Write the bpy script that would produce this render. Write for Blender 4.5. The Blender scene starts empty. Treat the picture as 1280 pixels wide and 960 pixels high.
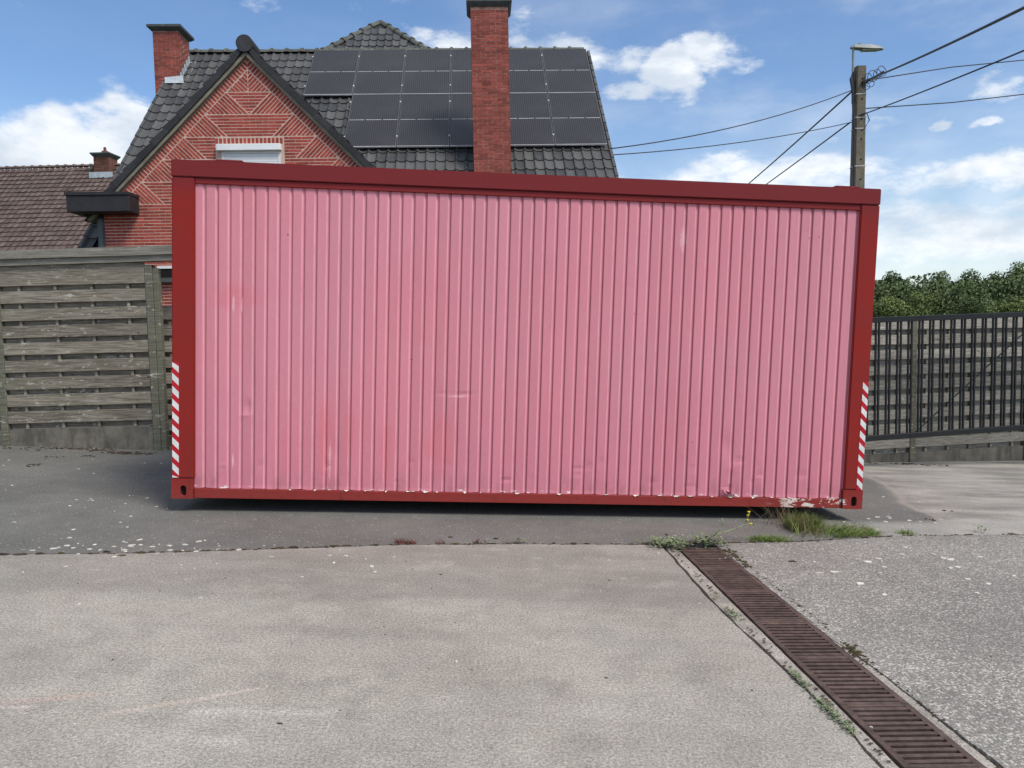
import bpy, bmesh, math, random
from mathutils import Vector, Matrix, noise
random.seed(7)
PI = math.pi
S = bpy.context.scene
COL = S.collection

# ------------------------------------------------------------------ camera
cam_d = bpy.data.cameras.new('camera'); cam = bpy.data.objects.new('camera', cam_d); COL.objects.link(cam)
cam_d.sensor_width = 36.0; cam_d.lens = 36.0 * 962 / 1280
cam_d.clip_start = 0.05; cam_d.clip_end = 3000
cam.matrix_world = Matrix((
    (0.999799, 0.020070, 0.0, 0.0),
    (-0.001408, 0.070152, -0.997535, 0.0),
    (-0.020020, 0.997334, 0.070166, 1.64),
    (0, 0, 0, 1)))
S.camera = cam
S.view_settings.view_transform = 'Standard'; S.view_settings.look = 'None'
S.view_settings.exposure = 0.55; S.view_settings.gamma = 1.0
S.view_settings.use_curve_mapping = False

# ------------------------------------------------------------------ sun and sky
SUN_EL, SUN_AZ = math.radians(52), math.radians(132)     # high on the right, slightly behind the camera, veiled
sd = bpy.data.lights.new('sun', 'SUN'); sun = bpy.data.objects.new('sun', sd); COL.objects.link(sun)
sd.energy = 2.3; sd.angle = math.radians(20); sd.color = (1.0, 0.93, 0.83)
tosun = Vector((math.sin(SUN_AZ) * math.cos(SUN_EL), math.cos(SUN_AZ) * math.cos(SUN_EL), math.sin(SUN_EL)))
sun.rotation_euler = tosun.to_track_quat('Z', 'Y').to_euler()

W = bpy.data.worlds.new('World'); S.world = W; W.use_nodes = True
nt = W.node_tree; nt.nodes.clear()


class NT:
    """little node-graph writer"""
    def __init__(s, tree): s.t = tree
    def n(s, kind, **kw):
        nd = s.t.nodes.new(kind)
        for k, v in kw.items(): setattr(nd, k, v)
        return nd
    def put(s, sock, v):
        if isinstance(v, bpy.types.NodeSocket): s.t.links.new(v, sock)
        elif v is not None: sock.default_value = v
    def math(s, op, a, b=None, c=None, clamp=False):
        nd = s.n('ShaderNodeMath', operation=op); nd.use_clamp = clamp
        s.put(nd.inputs[0], a); s.put(nd.inputs[1], b)
        if c is not None: s.put(nd.inputs[2], c)
        return nd.outputs[0]
    def vmath(s, op, a, b=None):
        nd = s.n('ShaderNodeVectorMath', operation=op)
        s.put(nd.inputs[0], a); s.put(nd.inputs[1], b)
        return nd.outputs['Value'] if op in ('LENGTH', 'DOT_PRODUCT', 'DISTANCE') else nd.outputs[0]
    def noise(s, vec, scale, detail=4, rough=0.55, dist=0.0, out=0):
        nd = s.n('ShaderNodeTexNoise'); s.put(nd.inputs['Vector'], vec)
        s.put(nd.inputs['Scale'], scale); nd.inputs['Detail'].default_value = detail
        nd.inputs['Roughness'].default_value = rough; nd.inputs['Distortion'].default_value = dist
        return nd.outputs[out]
    def voro(s, vec, scale, feature='F1', out='Distance'):
        nd = s.n('ShaderNodeTexVoronoi', feature=feature); s.put(nd.inputs['Vector'], vec)
        s.put(nd.inputs['Scale'], scale); return nd.outputs[out]
    def ramp(s, v, lo, hi, a=0.0, b=1.0, smooth=True):
        nd = s.n('ShaderNodeMapRange'); nd.interpolation_type = 'SMOOTHSTEP' if smooth else 'LINEAR'
        s.put(nd.inputs[0], v)
        for i, x in enumerate((lo, hi, a, b)): s.put(nd.inputs[i + 1], x)
        return nd.outputs[0]
    def mix(s, f, a, b, mode='MIX'):
        nd = s.n('ShaderNodeMix', data_type='RGBA', blend_type=mode)
        s.put(nd.inputs[0], f); s.put(nd.inputs[6], rgba(a)); s.put(nd.inputs[7], rgba(b))
        return nd.outputs[2]
    def scalev(s, vec, sx, sy, sz):
        return s.vmath('MULTIPLY', vec, (sx, sy, sz))
    def xyz(s, vec):
        nd = s.n('ShaderNodeSeparateXYZ'); s.put(nd.inputs[0], vec); return nd.outputs
    def comb(s, x, y, z):
        nd = s.n('ShaderNodeCombineXYZ')
        for i, v in enumerate((x, y, z)): s.put(nd.inputs[i], v)
        return nd.outputs[0]


def rgba(c):
    if isinstance(c, bpy.types.NodeSocket) or c is None: return c
    return (c[0], c[1], c[2], 1.0) if len(c) == 3 else c


def build_world():
    g = NT(nt)
    sky = g.n('ShaderNodeTexSky'); sky.sky_type = 'NISHITA'; sky.sun_disc = False
    sky.sun_elevation = SUN_EL; sky.sun_rotation = SUN_AZ
    sky.air_density = 1.15; sky.dust_density = 0.25; sky.ozone_density = 2.2; sky.altitude = 50
    tc = g.n('ShaderNodeTexCoord').outputs['Generated']
    d = g.vmath('NORMALIZE', tc)
    x, y, z = g.xyz(d)
    az = g.math('ARCTAN2', x, y); el = g.math('ARCSINE', z)
    ae = g.comb(az, g.math('MULTIPLY', el, 1.0), 0.0)
    warp = g.vmath('SUBTRACT', g.noise(g.vmath('MULTIPLY', d, (1, 1, 1.6)), 9, 5, 0.6, out=1), (0.5, 0.5, 0.5))
    aew = g.vmath('ADD', ae, g.vmath('MULTIPLY', warp, (0.09, 0.06, 0)))
    # cumulus banks: azimuth, elevation, half-width, half-height, weight
    E = [(-.528, .205, .085, .050, 1.3), (-.452, .225, .065, .052, 1.35), (-.60, .175, .09, .055, 1.3), (-.485, .165, .13, .055, 1.2),
         (.055, .332, .105, .028, .95), (.15, .325, .06, .022, .7), (-.075, .348, .055, .022, .85), (-.10, .39, .07, .014, .4), (.210, .306, .050, .030, 1.15),
         (.262, .320, .046, .027, 1.1), (.165, .288, .055, .017, .9), (-.285, .375, .06, .012, .35), (.07, .29, .12, .03, .35),
         (.312, .175, .18, .050, .82), (.49, .10, .22, .05, .95), (.20, .15, .2, .06, .9), (.56, .160, .09, .022, .95), (.45, .165, .12, .02, .75),
         (.55, .212, .024, .007, .8), (.508, .219, .014, .007, .7), (.43, .222, .05, .012, .55), (.56, .24, .05, .014, .7),
         (.55, .35, .05, .012, .35), (.47, .375, .04, .01, .4), (.33, .385, .03, .01, .35), (.38, .14, .3, .03, .5),
         (-1.0, .25, .2, .08, 1.1), (-1.5, .2, .3, .07, 1.1), (1.0, .3, .2, .06, .9), (1.6, .22, .3, .07, 1.0), (2.4, .3, .3, .09, 1.0), (-2.3, .28, .35, .09, 1.0)]
    acc = None
    for (a, e, ra, re, w) in E:
        q = g.vmath('MULTIPLY', g.vmath('SUBTRACT', aew, (a, e, 0)), (1 / ra, 1 / re, 0))
        m = g.ramp(g.vmath('LENGTH', q), 1.5, 0.25, 0.0, w)
        acc = m if acc is None else g.math('MAXIMUM', acc, m)
    fb = g.noise(g.vmath('MULTIPLY', d, (1, 1, 2.2)), 13, 9, 0.62)
    fb2 = g.noise(g.vmath('MULTIPLY', d, (1, 1, 2.6)), 5, 7, 0.6)
    away = g.math('MAXIMUM', g.ramp(g.math('ABSOLUTE', az), 0.65, 0.95), g.ramp(el, 0.42, 0.60))
    base = g.math('ADD', g.ramp(fb2, 0.50, 0.80, 0.0, 0.4), g.math('MULTIPLY', away, 0.62))   # broken cloud, with extra added out of view to lift the fill light
    dens = g.math('ADD', g.math('MAXIMUM', acc, base), g.math('MULTIPLY', g.math('SUBTRACT', fb, 0.5), 2.1))
    dens = g.ramp(dens, 0.34, 1.05)
    dens = g.math('MAXIMUM', dens, g.math('MULTIPLY', g.ramp(fb2, .40, .72, .03, .30), g.ramp(az, -.35, .35, .12, 1.0)))
    haze = g.ramp(el, 0.30, 0.02, 0.0, 0.45)
    dens = g.math('ADD', dens, g.math('MULTIPLY', haze, g.math('SUBTRACT', 1.0, dens)), clamp=True)
    sh = g.noise(g.vmath('MULTIPLY', g.vmath('ADD', d, (0, 0, 0.012)), (1, 1, 2.0)), 10, 6, 0.55)
    cc = g.mix(g.ramp(sh, 0.36, 0.62), (5.3, 5.9, 6.7), (8.0, 8.2, 8.4))
    under = g.math('MULTIPLY', g.ramp(el, 0.235, 0.15), g.ramp(az, -0.2, -0.5))
    cc = g.mix(g.math('MULTIPLY', under, 0.55), cc, (4.2, 4.8, 5.4))
    skyc = g.mix(1.0, sky.outputs[0], (0.82, 0.95, 1.12), 'MULTIPLY')
    out = g.mix(g.math('MULTIPLY', dens, 0.95), skyc, cc)
    low = g.ramp(z, -0.02, 0.0)
    out = g.mix(low, (2.2, 2.3, 2.2), out)
    bg = g.n('ShaderNodeBackground'); g.put(bg.inputs[0], out); bg.inputs[1].default_value = 0.09
    wo = g.n('ShaderNodeOutputWorld'); g.put(wo.inputs[0], bg.outputs[0])


build_world()

# ------------------------------------------------------------------ materials
def material(name, fn, rough=0.8, metal=0.0, spec=0.35):
    m = bpy.data.materials.new(name); m.use_nodes = True
    t = m.node_tree; b = t.nodes['Principled BSDF']
    b.inputs['Roughness'].default_value = rough; b.inputs['Metallic'].default_value = metal
    b.inputs['Specular IOR Level'].default_value = spec
    g = NT(t); fn(g, b); return m


def isl(g):
    geo = g.n('ShaderNodeNewGeometry'); oi = g.n('ShaderNodeObjectInfo')
    s_ = g.math('ADD', geo.outputs['Random Per Island'], oi.outputs['Random'])
    return g.math('FRACT', s_)


def bump(g, b, h, dist=0.01, strength=1.0):
    nd = g.n('ShaderNodeBump'); nd.inputs['Strength'].default_value = strength
    nd.inputs['Distance'].default_value = dist; g.put(nd.inputs['Height'], h)
    g.put(b.inputs['Normal'], nd.outputs[0])


def obco(g): return g.n('ShaderNodeTexCoord').outputs['Object']
def wco(g): return g.n('ShaderNodeNewGeometry').outputs['Position']


def simple(name, c1, c2, scale=20, rough=0.8, vary=0.25, bumpd=0.002, metal=0.0, spec=0.35, stretch=(1, 1, 1)):
    def fn(g, b):
        p = g.vmath('MULTIPLY', wco(g), stretch)
        n1 = g.noise(p, scale, 6, 0.65); n2 = g.noise(p, scale * 0.13, 3)
        c = g.mix(g.ramp(n1, 0.3, 0.7), c1, c2)
        v = g.math('ADD', g.math('MULTIPLY', g.math('SUBTRACT', isl(g), 0.5), vary * 2), 1.0)
        v = g.math('MULTIPLY', v, g.ramp(n2, 0.25, 0.75, 0.85, 1.12))
        vv = g.comb(v, v, v)
        g.put(b.inputs['Base Color'], g.mix(1.0, c, vv, 'MULTIPLY'))
        bump(g, b, n1, bumpd)
    return material(name, fn, rough, metal, spec)


M = {}
# pink sheet of the container: local x, z metres on the container
def f_pink(g, b):
    p = obco(g); x, y, z = g.xyz(p)
    fade = g.noise(g.scalev(p, 1.1, 1, 0.55), 0.9, 3, 0.5)
    strk = g.noise(g.scalev(p, 10, 1, 0.35), 1.6, 4, 0.6)
    fine = g.noise(g.scalev(p, 1, 1, 0.5), 45, 5, 0.7)
    c = g.mix(g.ramp(fade, 0.35, 0.65), (0.63, 0.244, 0.302), (0.66, 0.232, 0.28))
    c = g.mix(g.ramp(strk, 0.40, 0.75, 0, 0.45), c, (0.55, 0.225, 0.265))
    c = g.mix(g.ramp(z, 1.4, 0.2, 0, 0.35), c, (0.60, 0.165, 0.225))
    c = g.mix(g.ramp(fine, 0.35, 0.7, 0, 0.22), c, (0.68, 0.31, 0.36))
    rib = g.n('ShaderNodeTexWhiteNoise', noise_dimensions='1D'); g.put(rib.inputs['W'], g.math('FLOOR', g.math('DIVIDE', g.math('SUBTRACT', x, 0.177), 0.1019)))
    rv = g.ramp(rib.outputs['Value'], 0, 1, 0.945, 1.05, False); c = g.mix(1.0, c, g.comb(rv, rv, rv), 'MULTIPLY')
    ph = g.math('FRACT', g.math('DIVIDE', g.math('SUBTRACT', x, 0.177), 0.1020))
    lit_tint = g.math('MULTIPLY', g.ramp(g.math('ABSOLUTE', g.math('SUBTRACT', ph, 0.715)), 0.075, 0.03), g.ramp(g.noise(g.scalev(p, 4, 1, 1.2), 3, 5, .65), .25, .6, .15, .55))
    c = g.mix(lit_tint, c, (0.80, 0.42, 0.48))  # sunlit slope of each rib painted as a broken paler line
    fold_shade = g.math('MULTIPLY', g.ramp(g.math('ABSOLUTE', g.math('SUBTRACT', ph, 0.955)), 0.045, 0.015), g.ramp(g.noise(g.scalev(p, 4, 1, .8), 3, 5, .65), .2, .6, .1, .45))
    c = g.mix(fold_shade, c, (0.26, 0.085, 0.105))  # shaded step of each rib painted darker along the fold
    drip = g.math('MULTIPLY', g.ramp(g.noise(g.scalev(p, 26, 1, 0.7), 1.6, 4, 0.65), 0.60, 0.74), g.ramp(g.noise(p, 1.5, 3), .42, .62))
    c = g.mix(g.math('MULTIPLY', drip, 0.35), c, (0.40, 0.165, 0.20))
    scf = g.math('MULTIPLY', g.ramp(g.noise(g.scalev(p, 1.2, 1, 5), 9, 5, 0.75), 0.66, 0.70), g.ramp(z, 1.5, .3, .12, .5))
    c = g.mix(scf, c, (0.74, 0.42, 0.46))
    # patches where the old red shows through
    for (px, pz, rx, rz, w) in ((0.52, 1.72, .24, .13, .42), (1.28, .50, .09, .42, .5), (1.48, .62, .06, .30, .35), (2.27, .5, .16, .34, .42),
                                (1.80, .45, .08, .36, .3), (2.1, 1.75, .4, .5, .14), (4.4, .8, .35, .5, .12), (3.3, 1.9, .3, .5, .1), (0.95, .40, .05, .3, .25)):
        q = g.vmath('MULTIPLY', g.vmath('SUBTRACT', p, (px, 0, pz)), (1 / rx, 0, 1 / rz))
        q = g.vmath('ADD', q, g.vmath('MULTIPLY', g.vmath('SUBTRACT', g.noise(p, 7, 3, out=1), (.5, .5, .5)), (.9, 0, .9)))
        m = g.ramp(g.vmath('LENGTH', q), 1.15, 0.3, 0, w * .72)
        c = g.mix(m, c, (0.66, 0.150, 0.175))
    # pale rubs
    for (px, pz, rx, rz, w) in ((0.50, 1.66, .012, .09, .6), (0.57, 1.66, .012, .08, .6), (0.50, 0.33, .008, .07, .9), (4.33, 2.35, .035, .12, .45), (2.4, .93, .1, .012, .4), (1.32, .35, .012, .2, .5)):
        q = g.vmath('MULTIPLY', g.vmath('SUBTRACT', p, (px, 0, pz)), (1 / rx, 0, 1 / rz))
        q = g.vmath('ADD', q, g.vmath('MULTIPLY', g.vmath('SUBTRACT', g.noise(p, 30, 3, out=1), (.5, .5, .5)), (1.2, 0, 1.2)))
        c = g.mix(g.ramp(g.vmath('LENGTH', q), 1.0, 0.5, 0, w), c, (0.80, 0.52, 0.55))
    # grime towards the foot of the sheet, specks of rust and flaking paint
    gr = g.math('MULTIPLY', g.ramp(z, 0.34, 0.10), g.ramp(g.noise(g.scalev(p, 3, 1, 1.2), 3.2, 5, 0.6), 0.42, 0.72))
    c = g.mix(g.math('MULTIPLY', gr, 0.38), c, (0.24, 0.10, 0.11))
    sp = g.math('MULTIPLY', g.ramp(g.voro(p, 5.5), 0.045, 0.028), g.ramp(g.noise(p, 2.3, 2), 0.5, 0.6))
    c = g.mix(sp, c, (0.12, 0.045, 0.045))
    fl = g.math('MULTIPLY', g.ramp(g.noise(g.scalev(p, 1, 1, 2.0), 11, 4, 0.65), 0.60, 0.63), g.ramp(z, 0.125, 0.098))
    c = g.mix(fl, c, (0.80, 0.74, 0.72))
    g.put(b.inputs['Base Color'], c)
    g.put(b.inputs['Roughness'], g.ramp(fade, 0.2, 0.8, 0.55, 0.72))
    bump(g, b, g.math('ADD', g.noise(g.scalev(p, 1, 1, 0.5), 2.5, 2), g.math('MULTIPLY', fine, 0.05)), 0.012, 0.6)
M['pink'] = material('faded_pink_paint', f_pink, 0.62, 0, 0.2)

def f_red(g, b):
    p = obco(g); x, y, z = g.xyz(p)
    n = g.noise(p, 2.2, 5, 0.6); f = g.noise(g.scalev(p, 1, 1, 1), 60, 4, 0.7)
    c = g.mix(g.ramp(n, 0.35, 0.7), (0.268, 0.023, 0.019), (0.235, 0.026, 0.022))
    c = g.mix(g.ramp(z, 2.5, 2.75, 0, 0.8), c, (0.165, 0.026, 0.031))
    c = g.mix(g.ramp(z, 0.28, 0.0, 0, 0.6), c, (0.27, 0.052, 0.046))
    c = g.mix(g.ramp(f, 0.6, 0.8, 0, 0.3), c, (0.33, 0.09, 0.085))
    rust = g.math('MULTIPLY', g.ramp(g.noise(p, 13, 5, 0.7), 0.60, 0.68), g.ramp(z, 0.24, 0.06))
    c = g.mix(g.math('MULTIPLY', rust, 0.6), c, (0.09, 0.035, 0.022))
    peel = g.math('MULTIPLY', g.ramp(g.noise(g.scalev(p, 0.8, 1, 1.8), 11, 5, 0.7), 0.515, 0.545), g.math('MULTIPLY', g.ramp(z, 0.105, 0.075), g.ramp(x, 5.15, 5.45)))
    peel = g.math('MULTIPLY', peel, g.ramp(x, 5.93, 5.89))
    c = g.mix(peel, c, (0.74, 0.66, 0.60))
    scr = g.math('MULTIPLY', g.ramp(g.noise(g.scalev(p, 0.8, 1, 9), 7, 5, 0.78), 0.665, 0.70), 0.6)
    c = g.mix(g.ramp(g.noise(g.scalev(p, 5, 1, .7), 2.2, 5, .65), .5, .72, 0, .35), c, (0.17, 0.030, 0.026))
    c = g.mix(scr, c, (0.42, 0.20, 0.18))
    g.put(b.inputs['Base Color'], c)
    bump(g, b, g.math('ADD', n, g.math('MULTIPLY', f, 0.08)), 0.006, 0.5)
M['red'] = material('red_brown_frame_paint', f_red, 0.55, 0, 0.12)
M['tape_red'] = simple('red_reflective_film', (0.50, 0.008, 0.022), (0.42, 0.01, 0.02), 30, 0.4, 0)
M['tape_white'] = simple('white_reflective_film', (0.78, 0.78, 0.76), (0.66, 0.66, 0.64), 18, 0.4, 0)
M['black'] = simple('black_void', (0.006, 0.005, 0.005), (0.01, 0.008, 0.008), 20, 0.9, 0)
M['brick'] = simple('red_brick', (0.37, 0.072, 0.050), (0.26, 0.052, 0.038), 38, 0.9, 0.24, 0.003)
M['brick_ch'] = simple('chimney_brick', (0.320, 0.078, 0.056), (0.205, 0.055, 0.045), 30, 0.9, 0.26, 0.003)
M['brick_old'] = simple('old_brown_brick', (0.17, 0.075, 0.05), (0.10, 0.05, 0.04), 14, 0.9, 0.25, 0.003)
M['mortar'] = simple('pale_mortar', (0.64, 0.46, 0.38), (0.50, 0.36, 0.29), 40, 0.95, 0, 0.002)
M['mortar_ch'] = simple('chimney_mortar', (0.22, 0.105, 0.08), (0.46, 0.30, 0.24), 5, 0.95, 0, 0.002)

def f_tile(g, b):
    p = wco(g)
    n1 = g.noise(p, 14, 5, 0.65); n2 = g.noise(p, 1.2, 3)
    v = isl(g)
    c = g.mix(v, (0.046, 0.048, 0.050), (0.105, 0.104, 0.102))
    c = g.mix(g.ramp(n1, 0.55, 0.72, 0, 0.6), c, (0.15, 0.15, 0.14))
    c = g.mix(g.ramp(g.noise(p, 30, 3), 0.70, 0.76, 0, 0.6), c, (0.34, 0.34, 0.30))
    c = g.mix(g.ramp(n2, 0.5, 0.75, 0, 0.35), c, (0.075, 0.075, 0.062))
    g.put(b.inputs['Base Color'], c); g.put(b.inputs['Roughness'], g.ramp(n1, 0.3, 0.7, 0.42, 0.65))
    bump(g, b, n1, 0.004)
M['tile'] = material('dark_glazed_roof_tile', f_tile, 0.5, 0, 0.3)
M['ridge'] = simple('mossy_ridge_tile', (0.07, 0.075, 0.065), (0.12, 0.13, 0.11), 9, 0.75, 0.2)
M['verge'] = simple('black_verge_tile', (0.022, 0.023, 0.026), (0.035, 0.036, 0.038), 12, 0.6, 0.25)
M['gutter'] = simple('black_zinc_gutter_box', (0.018, 0.018, 0.022), (0.028, 0.028, 0.032), 6, 0.6, 0)
M['downpipe'] = simple('grey_downpipe', (0.10, 0.115, 0.12), (0.13, 0.145, 0.15), 6, 0.6, 0)
M['verge_board'] = simple('mossy_verge_board', (0.25, 0.24, 0.18), (0.17, 0.16, 0.12), 6, 0.85, 0)
M['lead'] = simple('lead_flashing', (0.36, 0.42, 0.45), (0.50, 0.55, 0.58), 7, 0.5, 0)
M['cap'] = simple('dark_concrete_cap', (0.05, 0.06, 0.06), (0.09, 0.10, 0.10), 8, 0.8, 0)
M['brown_tile'] = None
def f_btile(g, b):
    p = wco(g); n1 = g.noise(p, 5, 5, 0.65); n2 = g.noise(p, 0.7, 3)
    c = g.mix(isl(g), (0.090, 0.064, 0.056), (0.155, 0.112, 0.100))
    c = g.mix(g.ramp(n1, 0.52, 0.7, 0, 0.7), c, (0.22, 0.175, 0.145))
    c = g.mix(g.ramp(n2, 0.5, 0.7, 0, 0.4), c, (0.12, 0.10, 0.085))
    g.put(b.inputs['Base Color'], c); bump(g, b, n1, 0.006)
M['brown_tile'] = material('weathered_brown_tile', f_btile, 0.9)
M['shutter'] = simple('pale_grey_shutter', (0.84, 0.87, 0.87), (0.80, 0.83, 0.84), 5, 0.5, 0.04, 0.001)
M['white_frame'] = simple('white_window_frame', (0.76, 0.78, 0.77), (0.70, 0.72, 0.72), 5, 0.45, 0)

def f_pv(g, b):
    p = obco(g); x, y, z = g.xyz(p)
    fx = g.math('FRACT', g.math('MULTIPLY', x, 22.0))
    ln = g.ramp(g.math('ABSOLUTE', g.math('SUBTRACT', fx, 0.5)), 0.34, 0.46)
    c = g.mix(ln, (0.026, 0.025, 0.027), (0.078, 0.074, 0.074))
    c = g.mix(g.ramp(g.noise(p, 1.2, 3), 0.4, 0.7, 0, 0.5), c, (0.055, 0.053, 0.058))
    g.put(b.inputs['Base Color'], c)
M['pv'] = material('solar_cells_behind_glass', f_pv, 0.30, 0, 0.28)
M['alu'] = simple('silver_panel_frame', (0.60, 0.60, 0.60), (0.50, 0.50, 0.50), 10, 0.4, 0, 0.001)
M['alu_dark'] = simple('dark_panel_rim', (0.10, 0.10, 0.11), (0.13, 0.13, 0.14), 10, 0.4, 0, 0.001)

def f_wood(base1, base2):
    def fn(g, b):
        p = obco(g); w = wco(g)
        s_ = isl(g)
        off = g.comb(g.math('MULTIPLY', s_, 17.0), g.math('MULTIPLY', s_, 5.0), 0)
        q = g.vmath('ADD', w, off)
        grain = g.noise(g.scalev(q, 1.2, 4, 26), 3.2, 6, 0.65)
        blot = g.noise(q, 2.2, 4, 0.6)
        c = g.mix(g.ramp(grain, 0.38, 0.62), base1, base2)
        v = g.math('ADD', 0.78, g.math('MULTIPLY', s_, 0.42)); c = g.mix(1.0, c, g.comb(v, v, v), 'MULTIPLY')
        c = g.mix(g.ramp(blot, 0.5, 0.7, 0, 0.4), c, (0.175, 0.165, 0.115))
        li = g.math('MULTIPLY', g.ramp(g.noise(g.scalev(w, 1, 1, 2.6), 10, 5, 0.7), 0.56, 0.66), g.ramp(g.noise(g.scalev(w, .5, 1, 1.6), 2.7, 2), 0.42, 0.58))
        c = g.mix(g.math('MULTIPLY', li, 0.85), c, (0.56, 0.54, 0.47))
        ws = g.math('MULTIPLY', g.ramp(g.noise(g.scalev(q, .5, 1, 9), 3.0, 6, .7), .54, .66), g.ramp(g.math('FRACT', g.math('MULTIPLY', s_, 3.7)), .5, .8))
        c = g.mix(g.math('MULTIPLY', ws, 0.55), c, (0.50, 0.48, 0.42))
        kn = g.ramp(g.voro(g.scalev(q, 1, 1, 1.6), 3.2), 0.075, 0.045)
        c = g.mix(g.math('MULTIPLY', kn, 0.8), c, (0.045, 0.035, 0.028))
        g.put(b.inputs['Base Color'], c); bump(g, b, grain, 0.004)
    return fn
M['wood'] = material('weathered_grey_softwood', f_wood((0.285, 0.258, 0.205), (0.135, 0.120, 0.092)), 0.9)
M['wood_beam'] = material('weathered_coping_wood', f_wood((0.27, 0.26, 0.215), (0.17, 0.162, 0.13)), 0.9)
M['wood_post'] = material('greenish_post_wood', f_wood((0.155, 0.155, 0.115), (0.095, 0.095, 0.07)), 0.9)
M['wood_pale'] = material('pale_lichened_softwood', f_wood((0.40, 0.38, 0.335), (0.21, 0.198, 0.17)), 0.9)
def f_plinth(g, b):
    p = wco(g); n = g.noise(p, 5, 6, 0.65); d = g.noise(g.scalev(p, 3, 3, 0.7), 2.4, 4)
    c = g.mix(g.ramp(n, 0.3, 0.7), (0.12, 0.112, 0.095), (0.20, 0.185, 0.155))
    c = g.mix(g.ramp(d, 0.45, 0.65, 0, 0.7), c, (0.065, 0.062, 0.05))
    g.put(b.inputs['Base Color'], c); bump(g, b, n, 0.01)
M['plinth'] = material('mossy_concrete_plinth', f_plinth, 0.95)
M['steel'] = simple('anthracite_gate_steel', (0.014, 0.016, 0.018), (0.010, 0.012, 0.014), 8, 0.45, 0, 0.0005)
M['pole'] = simple('pole_concrete', (0.185, 0.165, 0.125), (0.13, 0.115, 0.085), 7, 0.95, 0, 0.004)
M['cable'] = simple('black_cable_sheath', (0.035, 0.033, 0.045), (0.05, 0.048, 0.06), 8, 0.6, 0, 0.0005)
M['lamp'] = simple('grey_lamp_housing', (0.30, 0.33, 0.32), (0.24, 0.27, 0.26), 8, 0.5, 0, 0.0005)
M['lamp_glass'] = simple('frosted_lamp_glass', (0.5, 0.52, 0.52), (0.45, 0.47, 0.47), 8, 0.3, 0, 0.0005)
M['iron'] = simple('purplish_cast_iron', (0.128, 0.088, 0.072), (0.068, 0.049, 0.041), 22, 0.7, 0.18, 0.002, 0.0, 0.22)
M['wallplain'] = simple('plain_red_masonry', (0.27, 0.085, 0.07), (0.22, 0.07, 0.06), 12, 0.9, 0)

def concrete(name, c1, c2, speck, speck_scale, extra=None, agg=0.0, mottl=0.9):
    def fn(g, b):
        p = wco(g); x, y, z = g.xyz(p)
        pf = g.comb(x, y, 0.0)
        big = g.noise(pf, 0.8, 5, 0.6); mid = g.noise(pf, 6, 5, 0.65); fin = g.noise(pf, 70, 5, 0.75)
        c = g.mix(g.ramp(big, 0.36, 0.64), c1, c2)
        fin2 = g.noise(pf, 150, 3, 0.8)
        v = g.math('MULTIPLY', g.ramp(mid, 0.25, 0.75, mottl, 2 - mottl, False), g.math('MULTIPLY', g.ramp(fin, 0.38, 0.62, 0.66, 1.30, False), g.ramp(fin2, 0.38, 0.62, 0.68, 1.30, False)))
        h = fin
        if agg > 0:
            cell = g.n('ShaderNodeTexVoronoi'); g.put(cell.inputs['Vector'], g.vmath('ADD', pf, g.vmath('MULTIPLY', g.noise(pf, 30, 2, out=1), (0.02, 0.02, 0))))
            cell.inputs['Scale'].default_value = 62
            rc = g.xyz(cell.outputs['Color'])
            st = g.mix(g.ramp(rc[0], .25, .85), (0.12, 0.112, 0.10), (0.56, 0.53, 0.47))
            st = g.mix(g.ramp(cell.outputs['Distance'], 0.40, 0.58), st, (0.13, 0.125, 0.112))
            c = g.mix(agg, c, st)
            h = g.math('ADD', g.math('MULTIPLY', cell.outputs['Distance'], -1.2), g.math('MULTIPLY', fin, 0.5))
        vz = g.voro(pf, speck_scale)
        m = g.math('MULTIPLY', g.ramp(vz, 0.24, 0.14), g.ramp(g.noise(pf, speck_scale * .3, 2), 0.45, 0.60))
        c = g.mix(g.math('MULTIPLY', m, 0.7), c, speck)
        vd = g.voro(g.vmath('ADD', pf, (7.3, 1.9, 0)), speck_scale * 0.22)
        m2 = g.math('MULTIPLY', g.ramp(vd, 0.035, 0.02), 0.8)
        c = g.mix(m2, c, (0.05, 0.045, 0.04))
        if extra: c = extra(g, p, c)
        c = g.mix(1.0, c, g.comb(v, v, v), 'MULTIPLY')
        g.put(b.inputs['Base Color'], c); bump(g, b, h, 0.003 if agg == 0 else 0.006, 0.8)
    return material(name, fn, 0.92, 0, 0.3)


def streak(g, p, c, a, bpt, w, col, k):
    """pale scrape on the ground between two points"""
    ax, ay = a; bx, by = bpt; L = math.hypot(bx - ax, by - ay); dx, dy = (bx - ax) / L, (by - ay) / L
    q = g.vmath('SUBTRACT', p, ((ax + bx) / 2, (ay + by) / 2, 0))
    t = g.vmath('DOT_PRODUCT', q, (dx, dy, 0)); s_ = g.vmath('DOT_PRODUCT', q, (-dy, dx, 0))
    wob = g.math('MULTIPLY', g.math('SUBTRACT', g.noise(p, 4, 3), 0.5), w * 2)
    e = g.math('ADD', g.math('POWER', g.math('ABSOLUTE', g.math('DIVIDE', t, L / 2)), 4.0), g.math('POWER', g.math('ABSOLUTE', g.math('DIVIDE', g.math('ADD', s_, wob), w)), 1.5))
    m = g.math('MULTIPLY', g.ramp(e, 1.6, 0.0, 0, k), g.math('MULTIPLY', g.ramp(g.noise(p, 38, 4, 0.75), 0.34, 0.54), g.ramp(g.noise(p, 5, 3, .6), .2, .5)))
    return g.mix(m, c, col)

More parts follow.
